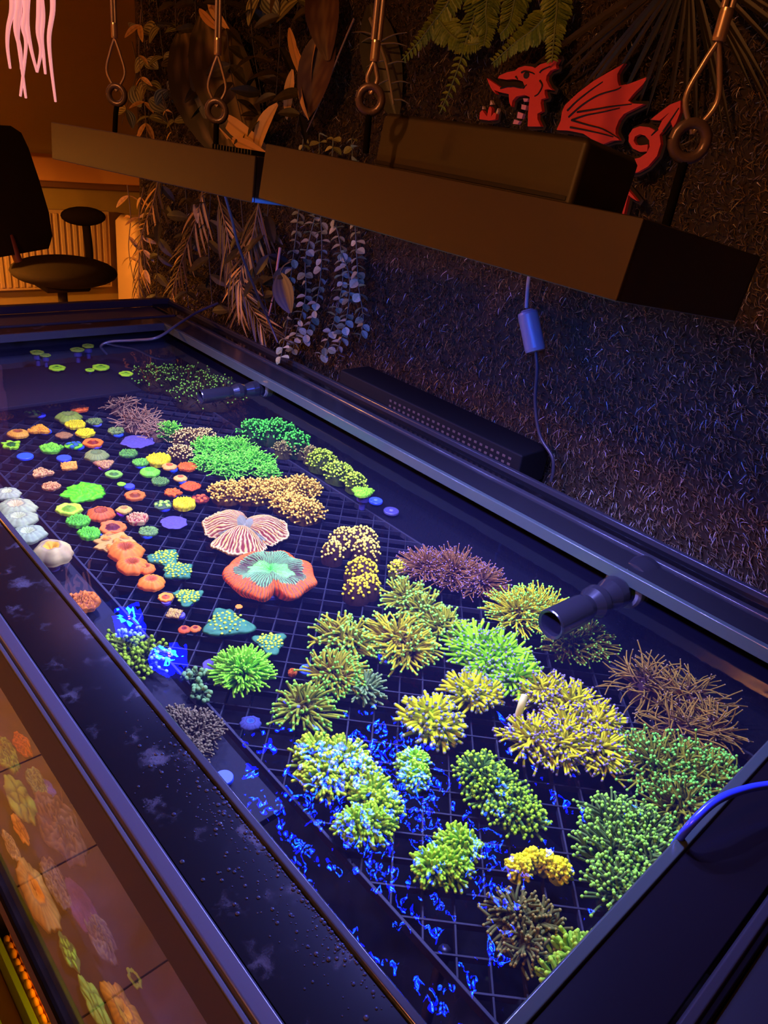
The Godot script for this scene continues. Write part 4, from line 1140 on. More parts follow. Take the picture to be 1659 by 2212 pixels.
# ---------------------------------------------------------------- fittings in the tank
func nozzle(label: String, base: Vector3, mouth: Vector3, r: float, group: String) -> void:
	var t := thing("flow_nozzle", label, "nozzle", base, group)
	var d := (mouth - base).normalized()
	var ln := base.distance_to(mouth)
	var m1 := mat(Color8(27, 26, 28), 0.22, 0.5)
	var m2 := mat(Color8(96, 95, 98), 0.3, 0.5)
	var b := MB.new()
	b.lathe([Vector2(0, -0.01), Vector2(r * 1.75, -0.01), Vector2(r * 1.8, 0.0), Vector2(r * 1.7, ln * 0.13), Vector2(r * 1.3, ln * 0.15), Vector2(0, ln * 0.15)], base, d, 26, Color.WHITE)
	part("collar", b.mesh(), m1, t)
	b = MB.new()
	b.lathe([Vector2(r * 1.2, ln * 0.14), Vector2(r * 1.55, ln * 0.15), Vector2(r * 1.6, ln * 0.22), Vector2(r * 1.45, ln * 0.24), Vector2(r * 1.2, ln * 0.24)], base, d, 26, Color.WHITE)
	part("lock_ring", b.mesh(), m2, t)
	var seg := [0.24, 0.46, 0.62]
	for k in 2:
		b = MB.new()
		var a0: float = seg[k] * ln
		var a1: float = seg[k + 1] * ln
		b.lathe([Vector2(0, a0), Vector2(r * 0.9, a0), Vector2(r * 1.25, lerpf(a0, a1, 0.3)), Vector2(r * 1.2, lerpf(a0, a1, 0.6)), Vector2(r * 0.85, a1), Vector2(0, a1)], base, d, 24, Color.WHITE)
		part("ball_joint", b.mesh(), m1, t)
	b = MB.new()
	b.lathe([Vector2(0, ln * 0.6), Vector2(r * 0.8, ln * 0.6), Vector2(r * 1.05, ln * 0.68), Vector2(r * 1.1, ln * 0.99), Vector2(r * 1.04, ln), Vector2(r * 0.86, ln * 0.99), Vector2(r * 0.7, ln * 0.85), Vector2(0, ln * 0.85)], base, d, 24, Color.WHITE)
	part("spout", b.mesh(), m1, t)

func tank_fittings() -> void:
	nozzle("jointed black nozzle over the yellow olive torch coral", Vector3(0.928, 0.872, -0.366), on_y(1188, 1350, 0.862), 0.0190, "water outlets on the rear glass")
	nozzle("jointed black nozzle beside the dark sprinkled colony", Vector3(0.928, 0.872, -1.262), on_y(432, 858, 0.864), 0.0135, "water outlets on the rear glass")
	# vented black box behind the rear rim
	var t := thing("vent_box", "black perforated box behind the rear rim by the turf", "box", Vector3(1.05, 0.86, -0.92))
	part("case", one_box(Vector3(1.012, 0.862, -1.165), Vector3(1.095, 0.928, -0.665), 0.004), mat(Color8(11, 10, 10), 0.7, 0.3), t)
	var hole := one_box(Vector3(-0.0006, -0.0024, -0.0034), Vector3(0.0006, 0.0024, 0.0034), 0.0005)
	var hm := mat(Color8(74, 56, 46), 0.6)
	for a in 24:
		for b in 4:
			var o := part("vent_slot", hole, hm, t)
			o.position += Vector3(1.0116, 0.880 + b * 0.011, -1.0 + a * 0.0135)
	part("foot_rail", one_box(Vector3(1.009, 0.86, -1.17), Vector3(1.0115, 0.870, -0.66), 0.0008), M.black_gloss, t)
	# cables
	var c := thing("lamp_cable", "cable with a cylindrical ferrite hanging from the lamp onto the rim", "cable", on_x(1192, 1035, 1.06))
	var cm := mat(Color8(50, 48, 50), 0.35)
	part("cord", even(smooth([on_x(1150, 560, 1.06), on_x(1141, 610, 1.06), on_x(1137, 665, 1.06)]), 0.0034), mat(Color8(120, 118, 120), 0.4), c)
	var p0 := on_x(1139, 672, 1.06)
	var p1 := on_x(1157, 760, 1.06)
	var dd := (p1 - p0).normalized()
	var ln := p0.distance_to(p1)
	var b := MB.new()
	b.lathe([Vector2(0, 0), Vector2(0.011, 0), Vector2(0.0165, 0.002), Vector2(0.0175, 0.006), Vector2(0.0175, ln - 0.006), Vector2(0.0165, ln - 0.001), Vector2(0.006, ln), Vector2(0, ln)], p0, dd, 24, Color.WHITE)
	part("ferrite", b.mesh(), mat(Color8(116, 113, 114), 0.35), c)
	b = MB.new()
	b.lathe([Vector2(0, -0.002), Vector2(0.010, -0.002), Vector2(0.012, 0.0005)], p0, dd, 20, Color.WHITE)
	part("ferrite_cap", b.mesh(), mat(Color8(124, 122, 124), 0.35), c)
	part("cord", even(smooth([p1, on_x(1160, 800, 1.06), on_x(1156, 870, 1.06), on_x(1166, 940, 1.06), on_x(1192, 985, 1.06), on_x(1195, 1015, 1.06), on_x(1190, 1040, 1.06)]), 0.0032), cm, c)
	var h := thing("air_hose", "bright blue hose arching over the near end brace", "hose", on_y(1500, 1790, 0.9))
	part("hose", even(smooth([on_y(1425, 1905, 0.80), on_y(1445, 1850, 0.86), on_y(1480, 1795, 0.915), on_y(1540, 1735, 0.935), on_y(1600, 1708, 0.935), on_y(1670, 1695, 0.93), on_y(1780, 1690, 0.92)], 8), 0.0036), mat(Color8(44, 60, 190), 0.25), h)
	var k := thing("sensor_cable", "thin cable dipping over the far rim into the water", "cable", on_y(330, 735, 0.9))
	part("cord", even(smooth([on_y(470, 655, 0.93), on_y(425, 675, 0.915), on_y(385, 700, 0.91), on_y(340, 729, 0.895), on_y(290, 735, 0.88), on_y(240, 738, 0.873), on_y(218, 748, 0.862), on_y(230, 765, 0.84)], 8), 0.0034), mat(Color8(70, 68, 70), 0.3), k)
	var f := thing("hanging_cable", "thin cable hanging from the far lamp's end", "cable", on_x(560, 640, 0.9))
	part("cord", even(smooth([on_x(487, 425, 0.75), on_x(500, 470, 0.78), on_x(515, 530, 0.82), on_x(545, 610, 0.9), on_x(575, 680, 1.0), on_x(600, 740, 1.02)], 8), 0.0026), mat(Color8(66, 64, 66), 0.35), f)

# ---------------------------------------------------------------- on the turf wall
func wall_poly(pts: Array, x: float) -> PackedVector2Array:
	# crop pixels (zoom of the emblem) to wall coordinates: u along z, v up
	var r := PackedVector2Array()
	for p in pts:
		var w := on_x(1030 + p[0] / 3.53, 120 + p[1] / 3.53, x)
		r.append(Vector2(w.z, w.y))
	return r
func wall_things() -> void:
	var X := WALL_X - 0.034
	var red := mat(Color8(206, 56, 46), 0.6)
	var black := mat(Color8(20, 8, 8), 0.7)
	var pink := mat(Color8(214, 140, 158), 0.6)
	var t := thing("dragon_emblem", "red heraldic dragon cut-out on the turf wall", "wall emblem", Vector3(X, 1.4, -0.75))
	var pieces := {
		"head": [[105, 178], [168, 222], [205, 246], [290, 250], [330, 240], [385, 262], [398, 250], [380, 205], [340, 190], [300, 186], [255, 190], [190, 180], [200, 160], [260, 134], [320, 122], [345, 100], [395, 86], [450, 92], [472, 104], [510, 76], [575, 56], [652, 36], [630, 78], [636, 104], [590, 122], [560, 160], [556, 196], [580, 246], [606, 270], [570, 262], [545, 268], [545, 300], [556, 328], [520, 340], [515, 370], [525, 430], [490, 448], [490, 490], [516, 545], [416, 545], [420, 440], [432, 322], [392, 306], [330, 318], [300, 350], [292, 396], [276, 360], [272, 300], [200, 284], [160, 268], [176, 300], [146, 270], [120, 220]],
		"claw": [[48, 490], [52, 440], [70, 420], [90, 450], [106, 470], [118, 410], [128, 392], [142, 408], [138, 470], [160, 440], [176, 450], [170, 492], [120, 500]],
		"wing": [[636, 572], [668, 500], [676, 440], [700, 384], [800, 290], [920, 200], [1040, 130], [1110, 92], [1152, 66], [1120, 110], [1098, 150], [1100, 205], [1112, 238], [1190, 222], [1260, 196], [1338, 166], [1290, 230], [1230, 290], [1180, 350], [1210, 372], [1300, 376], [1230, 410], [1150, 450], [1110, 500], [1086, 560], [1084, 600], [1112, 650], [1060, 652], [990, 680], [900, 640], [840, 600], [720, 576]],
		"tail": [[1090, 765], [1140, 785], [1210, 796], [1270, 782], [1320, 748], [1345, 700], [1340, 650], [1310, 616], [1270, 604], [1232, 622], [1222, 655], [1240, 686], [1280, 690], [1330, 682], [1326, 735], [1270, 738], [1216, 712], [1184, 660], [1186, 610], [1216, 564], [1270, 544], [1340, 552], [1390, 580], [1406, 570], [1440, 500], [1495, 440], [1420, 500], [1352, 494], [1420, 440], [1500, 380], [1580, 350], [1576, 440], [1545, 520], [1520, 555], [1505, 510], [1460, 560], [1420, 610], [1428, 680], [1400, 770], [1330, 850], [1250, 895], [1208, 900], [1196, 860]],
		"leg": [[1110, 1215], [1140, 1090], [1170, 1015], [1200, 1050], [1250, 1112], [1210, 1090], [1182, 1066], [1160, 1160], [1146, 1222]],
	}
	var e1 := Vector3(0, 0, 1)
	var e2 := Vector3(0, 1, 0)
	for nm in pieces:
		var b := MB.new()
		var poly := wall_poly(pieces[nm], X)
		b.plate(poly, e1, e2, Vector3(X, 0, 0), -0.010, Color.WHITE)
		part(nm, b.mesh(), red, t)
		var rim := Geometry2D.offset_polygon(poly, 0.0045)
		if rim.size() > 0:
			var rb := MB.new()
			rb.plate(rim[0], e1, e2, Vector3(X + 0.004, 0, 0), -0.006, Color.WHITE)
			part("outline", rb.mesh(), black, t.get_node(nm) as Node3D)
	# drawn lines: raised black strips
	var lines := {"wing": [[[700, 470], [800, 380], [930, 300], [1060, 262], [1100, 240]], [[765, 432], [900, 410], [1030, 388], [1180, 370]], [[722, 492], [830, 455], [960, 430], [1090, 400]], [[722, 492], [850, 530], [960, 560], [1080, 630]], [[712, 546], [820, 566], [930, 590], [1040, 620]], [[690, 420], [760, 350], [860, 270], [960, 200]]],
		"head": [[[340, 130], [370, 118], [420, 130], [440, 142]], [[480, 130], [500, 110], [560, 82]], [[480, 190], [500, 230], [470, 290], [440, 310]], [[180, 250], [260, 232], [340, 246], [380, 222]], [[296, 160], [312, 180]]],
		"tail": [[[1380, 560], [1330, 610]], [[1420, 580], [1480, 490], [1540, 400]]]}
	for nm in lines:
		for ln in lines[nm]:
			var pts := []
			for p in ln:
				pts.append(on_x(1030 + p[0] / 3.53, 120 + p[1] / 3.53, X - 0.0105))
			part("line", even(smooth(pts, 3), 0.0016, Color.WHITE, 5, 0.0008), black, t.get_node(nm) as Node3D)
	var eye := MB.new()
	eye.ball(on_x(1030 + 378 / 3.53, 120 + 150 / 3.53, X - 0.0105), Vector3(0.002, 0.005, 0.006), Color.WHITE, 10, 6)
	part("eye", eye.mesh(), black, t.get_node("head") as Node3D)
	for q in [[[372, 330], [412, 332], [404, 352], [380, 356]], [[362, 376], [398, 384], [390, 420], [358, 412]], [[334, 432], [374, 448], [362, 486], [326, 480]], [[306, 490], [346, 504], [330, 528], [294, 524]]]:
		var b := MB.new()
		b.plate(wall_poly(q, X), e1, e2, Vector3(X, 0, 0), -0.007, Color.WHITE)
		part("belly_scale", b.mesh(), pink, t)
	for q in [[[60, 412], [64, 388], [76, 412]], [[120, 380], [126, 344], [142, 376]], [[160, 448], [180, 404], [184, 430], [172, 458]]]:
		var b := MB.new()
		b.plate(wall_poly(q, X), e1, e2, Vector3(X, 0, 0), -0.007, Color.WHITE)
		part("talon", b.mesh(), mat(Color8(206, 176, 170), 0.5), t)

# ---------------------------------------------------------------- plants
func leaf_mesh(len_: float, wid: float, A: Color, B: Color, stripes: bool, curl := 0.25, pointy := 1.0, sgn := 1.0) -> ArrayMesh:
	# leaf grows along +y from the origin, faces +z
	var b := MB.new()
	var nu := 8
	var nv := 10
	for a in nu + 1:
		var u := float(a) / nu
		var hw := wid * 0.5 * pow(sin(PI * clampf(0.03 + 0.94 * u, 0, 1)), 0.75) * (1.0 - 0.35 * u * pointy)
		for k in nv + 1:
			var s := 2.0 * k / nv - 1.0
			var p := Vector3(s * hw, u * len_, -curl * len_ * u * u + absf(s) * hw * 0.3 * sgn)
			var col := A
			if stripes:
				col = B if k % 2 == 0 else A
			elif absf(s) < 0.05 or (k % 2 == 0 and a % 2 == 0 and absf(s) < 0.7 and wid > 0.3):
				col = B
			b.vert(p, Vector3(-signf(s) * 0.25, 2 * curl * u * 0.6, 1).normalized(), col)
	for a in nu:
		for k in nv:
			b.quad(a * (nv + 1) + k, a * (nv + 1) + k + 1, (a + 1) * (nv + 1) + k + 1, (a + 1) * (nv + 1) + k)
	return b.mesh()
func set_leaf(o: MeshInstance3D, at: Vector3, dir: Vector3, face: Vector3, sc := 1.0) -> void:
	var y := dir.normalized()
	var z := (face - y * face.dot(y)).normalized()
	o.transform = Transform3D(Basis(y.cross(z) * sc, y * sc, z * sc), at)
func stem(path: PackedVector3Array, r: float, col: Color, parent: Node3D, called := "stem") -> MeshInstance3D:
	return part(called, even(path, r, Color.WHITE, 6, r * 0.5), mat(col, 0.6), parent)
func hung(called: String, label: String, cat: String, at: Vector3, group := "plants hung on the wall") -> Node3D:
	return thing(called, label, cat, at, group)
func vine(called: String, label: String, paths: Array, lm: Array, step: float, sc: float, face: Vector3, stem_col: Color, X: float, side := 1.0, upn := 0.35) -> void:
	var first: Array = paths[0]
	var t := hung(called, label, "plant", on_x(first[0][0], first[0][1], X))
	for pa in paths:
		var pts := []
		for q in pa:
			pts.append(on_x(q[0], q[1], X - (q[2] if q.size() > 2 else 0.0)))
		var path := smooth(pts, 5)
		var st := stem(path, 0.0016, stem_col, t, "strand")
		var acc := 0.0
		var flip := 1.0
		for k in path.size() - 1:
			acc += path[k].distance_to(path[k + 1])
			if acc >= step:
				acc = 0.0
				var along := (path[k + 1] - path[k]).normalized()
				for s in [-1.0, 1.0]:
					if rng.randf() < 0.12:
						continue
					var side_v: Vector3 = along.cross(face).normalized() * s * side
					var dir: Vector3 = (side_v + along * 0.35 + Vector3(rng.randfn(0, 0.3), rng.randfn(0, 0.3) - 0.15, rng.randfn(0, 0.3)) + face * rng.randf() * 0.5).normalized()
					var o := part("leaf", lm[rng.randi() % lm.size()], M.leaf, st, false)
					var f2 := (face * (1.0 - upn) + Vector3(rng.randfn(0, 0.35), upn * 1.4 + rng.randfn(0, 0.3), rng.randfn(0, 0.35))).normalized()
					set_leaf(o, path[k], dir, f2, sc * (0.7 + 0.5 * rng.randf()))
					o.position += st.position * 0 - Vector3.ZERO
				flip = -flip
func frond(t: Node3D, pts: Array, lmesh: Array, n: int, l0: float, angle: float, col: Color, face: Vector3, taper := 0.75) -> void:
	var path := smooth(pts, 6)
	var st := stem(path, 0.0022, col, t, "frond")
	var m := path.size()
	for k in n:
		var u := 0.06 + 0.92 * k / n
		var f := u * (m - 1)
		var a := int(f)
		var at := path[a].lerp(path[mini(a + 1, m - 1)], f - a)
		var along := (path[mini(a + 1, m - 1)] - path[maxi(a - 1, 0)]).normalized()
		for s in [-1.0, 1.0]:
			var side: Vector3 = along.cross(face).normalized() * s
			var dir: Vector3 = side * sin(angle) + along * cos(angle) + Vector3(rng.randfn(0, 0.06), rng.randfn(0, 0.06), rng.randfn(0, 0.06))
			var o := part("leaflet", lmesh[rng.randi() % lmesh.size()], M.leaf, st, false)
			set_leaf(o, at, dir, face + Vector3(0, 0.3, 0), l0 * (1.0 - taper * u) * (0.9 + 0.2 * rng.randf()))

func plants() -> void:
	var face := Vector3(-0.85, 0.25, 0.45).normalized()
	# silver dollar eucalyptus hanging over the rear rim
	var eu := []
	for c in [[168, 168, 118], [134, 138, 92], [186, 186, 138]]:
		eu.append(leaf_mesh(1.0, 0.95, lin(c[0], c[1], c[2]), lin(c[0] - 20, c[1] - 20, c[2] - 20), false, 0.12, 0.0))
	vine("hanging_eucalyptus", "trailing eucalyptus with round silvery leaves hanging over the rim", [[[655, 300], [650, 400], [640, 500], [628, 600], [622, 690], [604, 785, 0.12]], [[690, 290], [690, 420], [695, 520], [690, 620], [670, 700], [650, 745]], [[720, 300], [715, 430], [735, 530], [740, 610], [720, 700], [690, 775]], [[760, 300], [765, 440], [770, 540], [775, 620], [785, 690], [775, 740]], [[680, 470], [660, 560], [660, 640], [640, 720], [632, 760]], [[735, 540], [755, 600], [750, 680], [735, 740], [720, 770]]], eu, 0.0098, 0.0190, face, Color8(86, 92, 70), 1.075, 1.0, 0.8)
	# ferns at the top
	var fl := []
	for c in [[110, 128, 40], [96, 116, 44], [124, 140, 54]]:
		fl.append(leaf_mesh(1.0, 0.42, lin(c[0], c[1], c[2]), lin(c[0] - 30, c[1] - 30, c[2] - 20), false, 0.2, 0.6))
	var fern := hung("hanging_fern", "green fern with toothed fronds drooping beside the red dragon", "plant", on_x(1000, -60, 1.07))
	for fr in [[[985, -40], [965, 10], [935, 50], [905, 90], [868, 130]], [[1040, -40], [1030, 20], [1010, 80], [985, 160], [950, 245]], [[950, 45], [975, 75], [1010, 95], [1040, 92]], [[1120, -40], [1110, 10], [1100, 50], [1080, 75]], [[1180, 35], [1150, 65], [1110, 95], [1062, 138]], [[1205, -40], [1203, 20], [1198, 70], [1192, 135]], [[1060, -50], [1050, 20], [1052, 60], [1045, 100]]]:
		var pts := []
		for q in fr:
			pts.append(on_x(q[0], q[1], 1.065))
		frond(fern, pts, fl, 22, 0.030, 1.15, Color8(90, 104, 40), face, 0.7)
	# dark fan palm at the upper right
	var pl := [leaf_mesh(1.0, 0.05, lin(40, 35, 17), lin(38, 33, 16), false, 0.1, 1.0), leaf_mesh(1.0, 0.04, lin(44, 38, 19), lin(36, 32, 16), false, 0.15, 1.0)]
	var palm := hung("fan_palm", "dark drooping fan palm leaves above the dragon's tail", "plant", on_x(1500, -90, 1.06))
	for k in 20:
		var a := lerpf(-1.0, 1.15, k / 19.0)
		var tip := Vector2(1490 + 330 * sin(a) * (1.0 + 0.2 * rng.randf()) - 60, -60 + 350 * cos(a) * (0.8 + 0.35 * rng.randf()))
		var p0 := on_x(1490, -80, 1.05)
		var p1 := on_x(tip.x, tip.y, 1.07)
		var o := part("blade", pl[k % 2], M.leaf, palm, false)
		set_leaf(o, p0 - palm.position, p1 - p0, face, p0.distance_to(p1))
	# corner foliage beyond the tank
	var XC := 1.06
	var stripe := []
	for c in [[176, 172, 100], [150, 148, 84]]:
		stripe.append(leaf_mesh(1.0, 0.85, lin(40, 36, 20), lin(c[0], c[1], c[2]), true, 0.2, 0.25))
	vine("striped_vine", "trailing vine with striped oval leaves at the wall corner", [[[300, -60], [310, 60], [315, 130], [320, 220], [325, 290]], [[330, -60], [345, 60], [355, 140], [370, 230], [385, 300]], [[285, 90], [295, 150], [280, 210], [262, 270]], [[400, 20], [390, 100], [375, 190], [350, 260]]], stripe, 0.06, 0.050, face, Color8(70, 60, 30), XC)
	vine("striped_vine", "striped leaves hanging high above the lamp end", [[[560, -60], [565, 0], [568, 30]], [[640, -60], [645, 0], [640, 30]]], stripe, 0.05, 0.055, face, Color8(70, 60, 30), XC)
	var gold := []
	for c in [[206, 160, 70], [180, 136, 56], [214, 176, 96]]:
		gold.append(leaf_mesh(1.0, 0.34, lin(c[0], c[1], c[2]), lin(c[0] - 40, c[1] - 40, c[2] - 20), false, 0.3, 0.5))
	vine("yellow_leaf_vine", "vine of narrow yellowish leaves at the free end of the wall", [[[305, 20], [300, 120], [310, 200], [318, 300]], [[275, 400], [282, 470], [278, 540], [292, 620], [305, 660]], [[310, 405], [300, 470], [310, 540], [318, 640]], [[350, 200], [360, 250], [372, 290]], [[495, 390], [425, 430], [420, 470]]], gold, 0.045, 0.045, Vector3(-0.9, 0.2, 0.4), Color8(110, 84, 36), XC - 0.03)
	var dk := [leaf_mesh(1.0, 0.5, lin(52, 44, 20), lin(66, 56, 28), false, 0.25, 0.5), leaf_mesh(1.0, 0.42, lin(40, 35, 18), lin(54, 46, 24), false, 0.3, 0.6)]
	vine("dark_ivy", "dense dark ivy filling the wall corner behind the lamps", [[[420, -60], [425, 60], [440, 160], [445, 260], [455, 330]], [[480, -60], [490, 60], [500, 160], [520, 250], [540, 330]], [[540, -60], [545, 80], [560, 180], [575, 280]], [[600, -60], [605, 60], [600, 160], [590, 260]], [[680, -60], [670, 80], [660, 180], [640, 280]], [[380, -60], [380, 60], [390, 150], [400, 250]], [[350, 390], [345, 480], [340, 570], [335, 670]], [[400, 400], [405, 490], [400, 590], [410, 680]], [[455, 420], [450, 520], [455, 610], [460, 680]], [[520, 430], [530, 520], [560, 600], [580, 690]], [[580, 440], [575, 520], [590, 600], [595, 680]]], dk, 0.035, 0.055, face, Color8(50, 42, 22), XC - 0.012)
	var big := [leaf_mesh(1.0, 0.46, lin(66, 58, 22), lin(120, 100, 54), false, 0.25, 0.5), leaf_mesh(1.0, 0.5, lin(70, 46, 24), lin(96, 70, 36), false, 0.3, 0.3)]
	var bl := hung("broad_leaf_plant", "broad leaves with pale midribs behind the lamp wires", "plant", on_x(440, 40, XC))
	for q in [[[395, 60], [470, 330], 0], [[440, 30], [520, 300], 0], [[700, -60], [690, 95], 1], [[720, 60], [640, 240], 1], [[450, 60], [430, 250], 0], [[470, 230], [490, 330], 0]]:
		var p0 := on_x(q[0][0], q[0][1], XC)
		var p1 := on_x(q[1][0], q[1][1], XC - 0.05)
		var o := part("leaf", big[q[2]], M.leaf, bl, false)
		set_leaf(o, p0 - bl.position, p1 - p0, face, p0.distance_to(p1))
	var strap := [leaf_mesh(1.0, 0.26, lin(206, 160, 80), lin(170, 126, 60), false, 0.35, 0.4), leaf_mesh(1.0, 0.2, lin(190, 140, 66), lin(150, 110, 50), false, 0.2, 0.4)]
	var sp := hung("strap_leaf_plant", "twisted yellow strap leaves in a loop behind the lamps", "plant", on_x(640, 80, XC - 0.02))
	for q in [[[625, 60], [640, 150]], [[635, 90], [645, 135]], [[632, 150], [612, 250]], [[650, 160], [640, 250]], [[600, 225], [510, 345]], [[690, 70], [640, 190]], [[480, 250], [540, 310]], [[500, 300], [560, 330]], [[460, 260], [500, 330]], [[430, 20], [460, 60]], [[450, 0], [470, 50]]]:
		var p0 := on_x(q[0][0], q[0][1], XC - 0.02)
		var p1 := on_x(q[1][0], q[1][1], XC - 0.04)
		var o := part("leaf", strap[rng.randi() % 2], M.leaf, sp, false)
		set_leaf(o, p0 - sp.position, p1 - p0, Vector3(-0.9, 0.1, rng.randfn(0.3, 0.3)), p0.distance_to(p1))
	# palm fronds below the far lamp
	var pf := [leaf_mesh(1.0, 0.07, lin(190, 146, 66), lin(150, 110, 50), false, 0.2, 0.8), leaf_mesh(1.0, 0.06, lin(70, 54, 26), lin(56, 42, 20), false, 0.25, 0.8), leaf_mesh(1.0, 0.06, lin(56, 46, 24), lin(48, 38, 18), false, 0.3, 0.8), leaf_mesh(1.0, 0.06, lin(90, 68, 34), lin(70, 52, 24), false, 0.15, 0.8)]  # the golden leaflet carries warm highlights in its colour, the others stay dark
	for q in [["palm frond beside the yellowish leaf vine", [[345, 370], [330, 440], [305, 510], [300, 600], [305, 680]]], ["palm frond in the dark middle of the corner", [[440, 400], [425, 470], [400, 540], [375, 620], [365, 680]]], ["long palm frond pointing at the tank's far corner", [[470, 420], [490, 500], [505, 580], [535, 650], [575, 720]]], ["short dark palm frond beneath the lamps", [[560, 430], [545, 510], [520, 590], [515, 680]]]]:
		var t := hung("palm_frond", q[0], "plant", on_x(q[1][0][0], q[1][0][1], XC), "palm fronds in the corner")
		var pts := []
		for p in q[1]:
			pts.append(on_x(p[0], p[1], XC - 0.03))
		frond(t, pts, pf, 24, 0.12, 0.45, Color8(120, 90, 46), face, 0.35)
	# dark bromeliad with a pale midrib by the thick wire
	var br := hung("dark_spiky_plant", "dark spiky plant with a pale branching stem behind the thick wire", "plant", on_x(800, 20, 1.08))
	var spine := smooth([on_x(800, 40, 1.07), on_x(815, 80, 1.065), on_x(835, 140, 1.06), on_x(850, 225, 1.06)], 5)
	var sm := stem(spine, 0.004, Color8(120, 104, 66), br, "rib")
	for q in [[815, 78, 760, 70], [815, 78, 770, 100], [820, 90, 880, 70], [822, 95, 880, 100], [835, 140, 880, 135], [830, 130, 785, 150], [845, 180, 885, 180], [843, 170, 800, 200], [850, 215, 885, 225]]:
		part("spine", even(smooth([on_x(q[0], q[1], 1.063), on_x((q[0] + q[2]) / 2.0, (q[1] + q[3]) / 2.0 - 5, 1.06), on_x(q[2], q[3], 1.07)], 3), 0.0022, Color.WHITE, 5, 0.0006), mat(Color8(96, 84, 54), 0.6), sm)
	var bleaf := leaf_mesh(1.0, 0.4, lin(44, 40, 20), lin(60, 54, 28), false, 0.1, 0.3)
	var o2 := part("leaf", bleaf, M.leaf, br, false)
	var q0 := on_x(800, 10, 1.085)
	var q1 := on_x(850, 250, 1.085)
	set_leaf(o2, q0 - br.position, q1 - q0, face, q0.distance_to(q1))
	# bare twig and single brown leaf
	var tw := hung("bare_twig", "thin pale twig slanting among the dark leaves", "twig", on_x(665, 280, 1.06))
	stem(smooth([on_x(765, 40, 1.06), on_x(735, 110, 1.055), on_x(700, 200, 1.055), on_x(662, 285, 1.06)], 5), 0.0022, Color8(120, 96, 70), tw)
	var tw2 := hung("bare_twig", "pinkish stick leaning behind the rim by the eucalyptus", "twig", on_x(578, 700, 1.06))
	stem(smooth([on_x(605, 535, 1.06), on_x(597, 590, 1.055), on_x(590, 640, 1.055), on_x(576, 700, 1.06)], 5), 0.0035, Color8(220, 150, 110), tw2)
	var dl := hung("dry_leaf", "single brown ribbed leaf beside the eucalyptus", "leaf", on_x(605, 590, 1.06))
	var ob := part("blade", leaf_mesh(1.0, 0.6, lin(110, 90, 46), lin(80, 62, 34), true, 0.15, 0.3), M.leaf, dl, false)
	set_leaf(ob, Vector3.ZERO, on_x(618, 655, 1.05) - on_x(605, 590, 1.06), face, 0.095)
	part("stalk", even(smooth([on_x(628, 565, 1.06), on_x(612, 575, 1.06), on_x(605, 592, 1.06)], 3), 0.0014), mat(Color8(110, 90, 50), 0.6), dl)

# ---------------------------------------------------------------- warm room beyond
func warm_lamp(called: String, label: String, at: Vector3, energy: float, col: Color, shade_r: float, standing: bool) -> void:
	var t := thing(called, label, "lamp", Vector3(at.x, 0.0 if standing else 2.6, at.z))
	var b := MB.new()
	if standing:
		b.lathe([Vector2(0, 0), Vector2(0.14, 0), Vector2(0.14, 0.015), Vector2(0.02, 0.03), Vector2(0.012, 0.05), Vector2(0.012, at.y - 0.05), Vector2(0, at.y - 0.05)], Vector3(at.x, 0, at.z), Vector3.UP, 20, Color.WHITE)
	else:
		b.lathe([Vector2(0.05, 2.6), Vector2(0.05, 2.58), Vector2(0.004, 2.575), Vector2(0.004, at.y + 0.06)], Vector3(at.x, 0, at.z), Vector3.UP, 16, Color.WHITE)
	part("pole" if standing else "cord", b.mesh(), M.black, t)
	b = MB.new()
	b.ball(at, Vector3(0.04, 0.05, 0.04), Color.WHITE, 14, 10)
	part("bulb", b.mesh(), glow(col, 6.0), t)
	b = MB.new()
	b.lathe([Vector2(shade_r, at.y - 0.02), Vector2(shade_r * 0.6, at.y + 0.16)], Vector3(at.x, 0, at.z), Vector3.UP, 24, Color.WHITE)
	var sm := mat(Color8(200, 150, 90), 0.8)
	sm.backlight_enabled = true
	sm.backlight = Color(0.5, 0.35, 0.15)
	part("shade", b.mesh(), sm, t)
	var l := OmniLight3D.new()
	l.name = "bulb_light"
	l.light_color = col
	l.light_energy = energy
	l.light_size = 0.04
	l.omni_range = 12
	l.omni_attenuation = 2
	l.shadow_enabled = true
	t.add_child(l)
	l.position = at - t.position

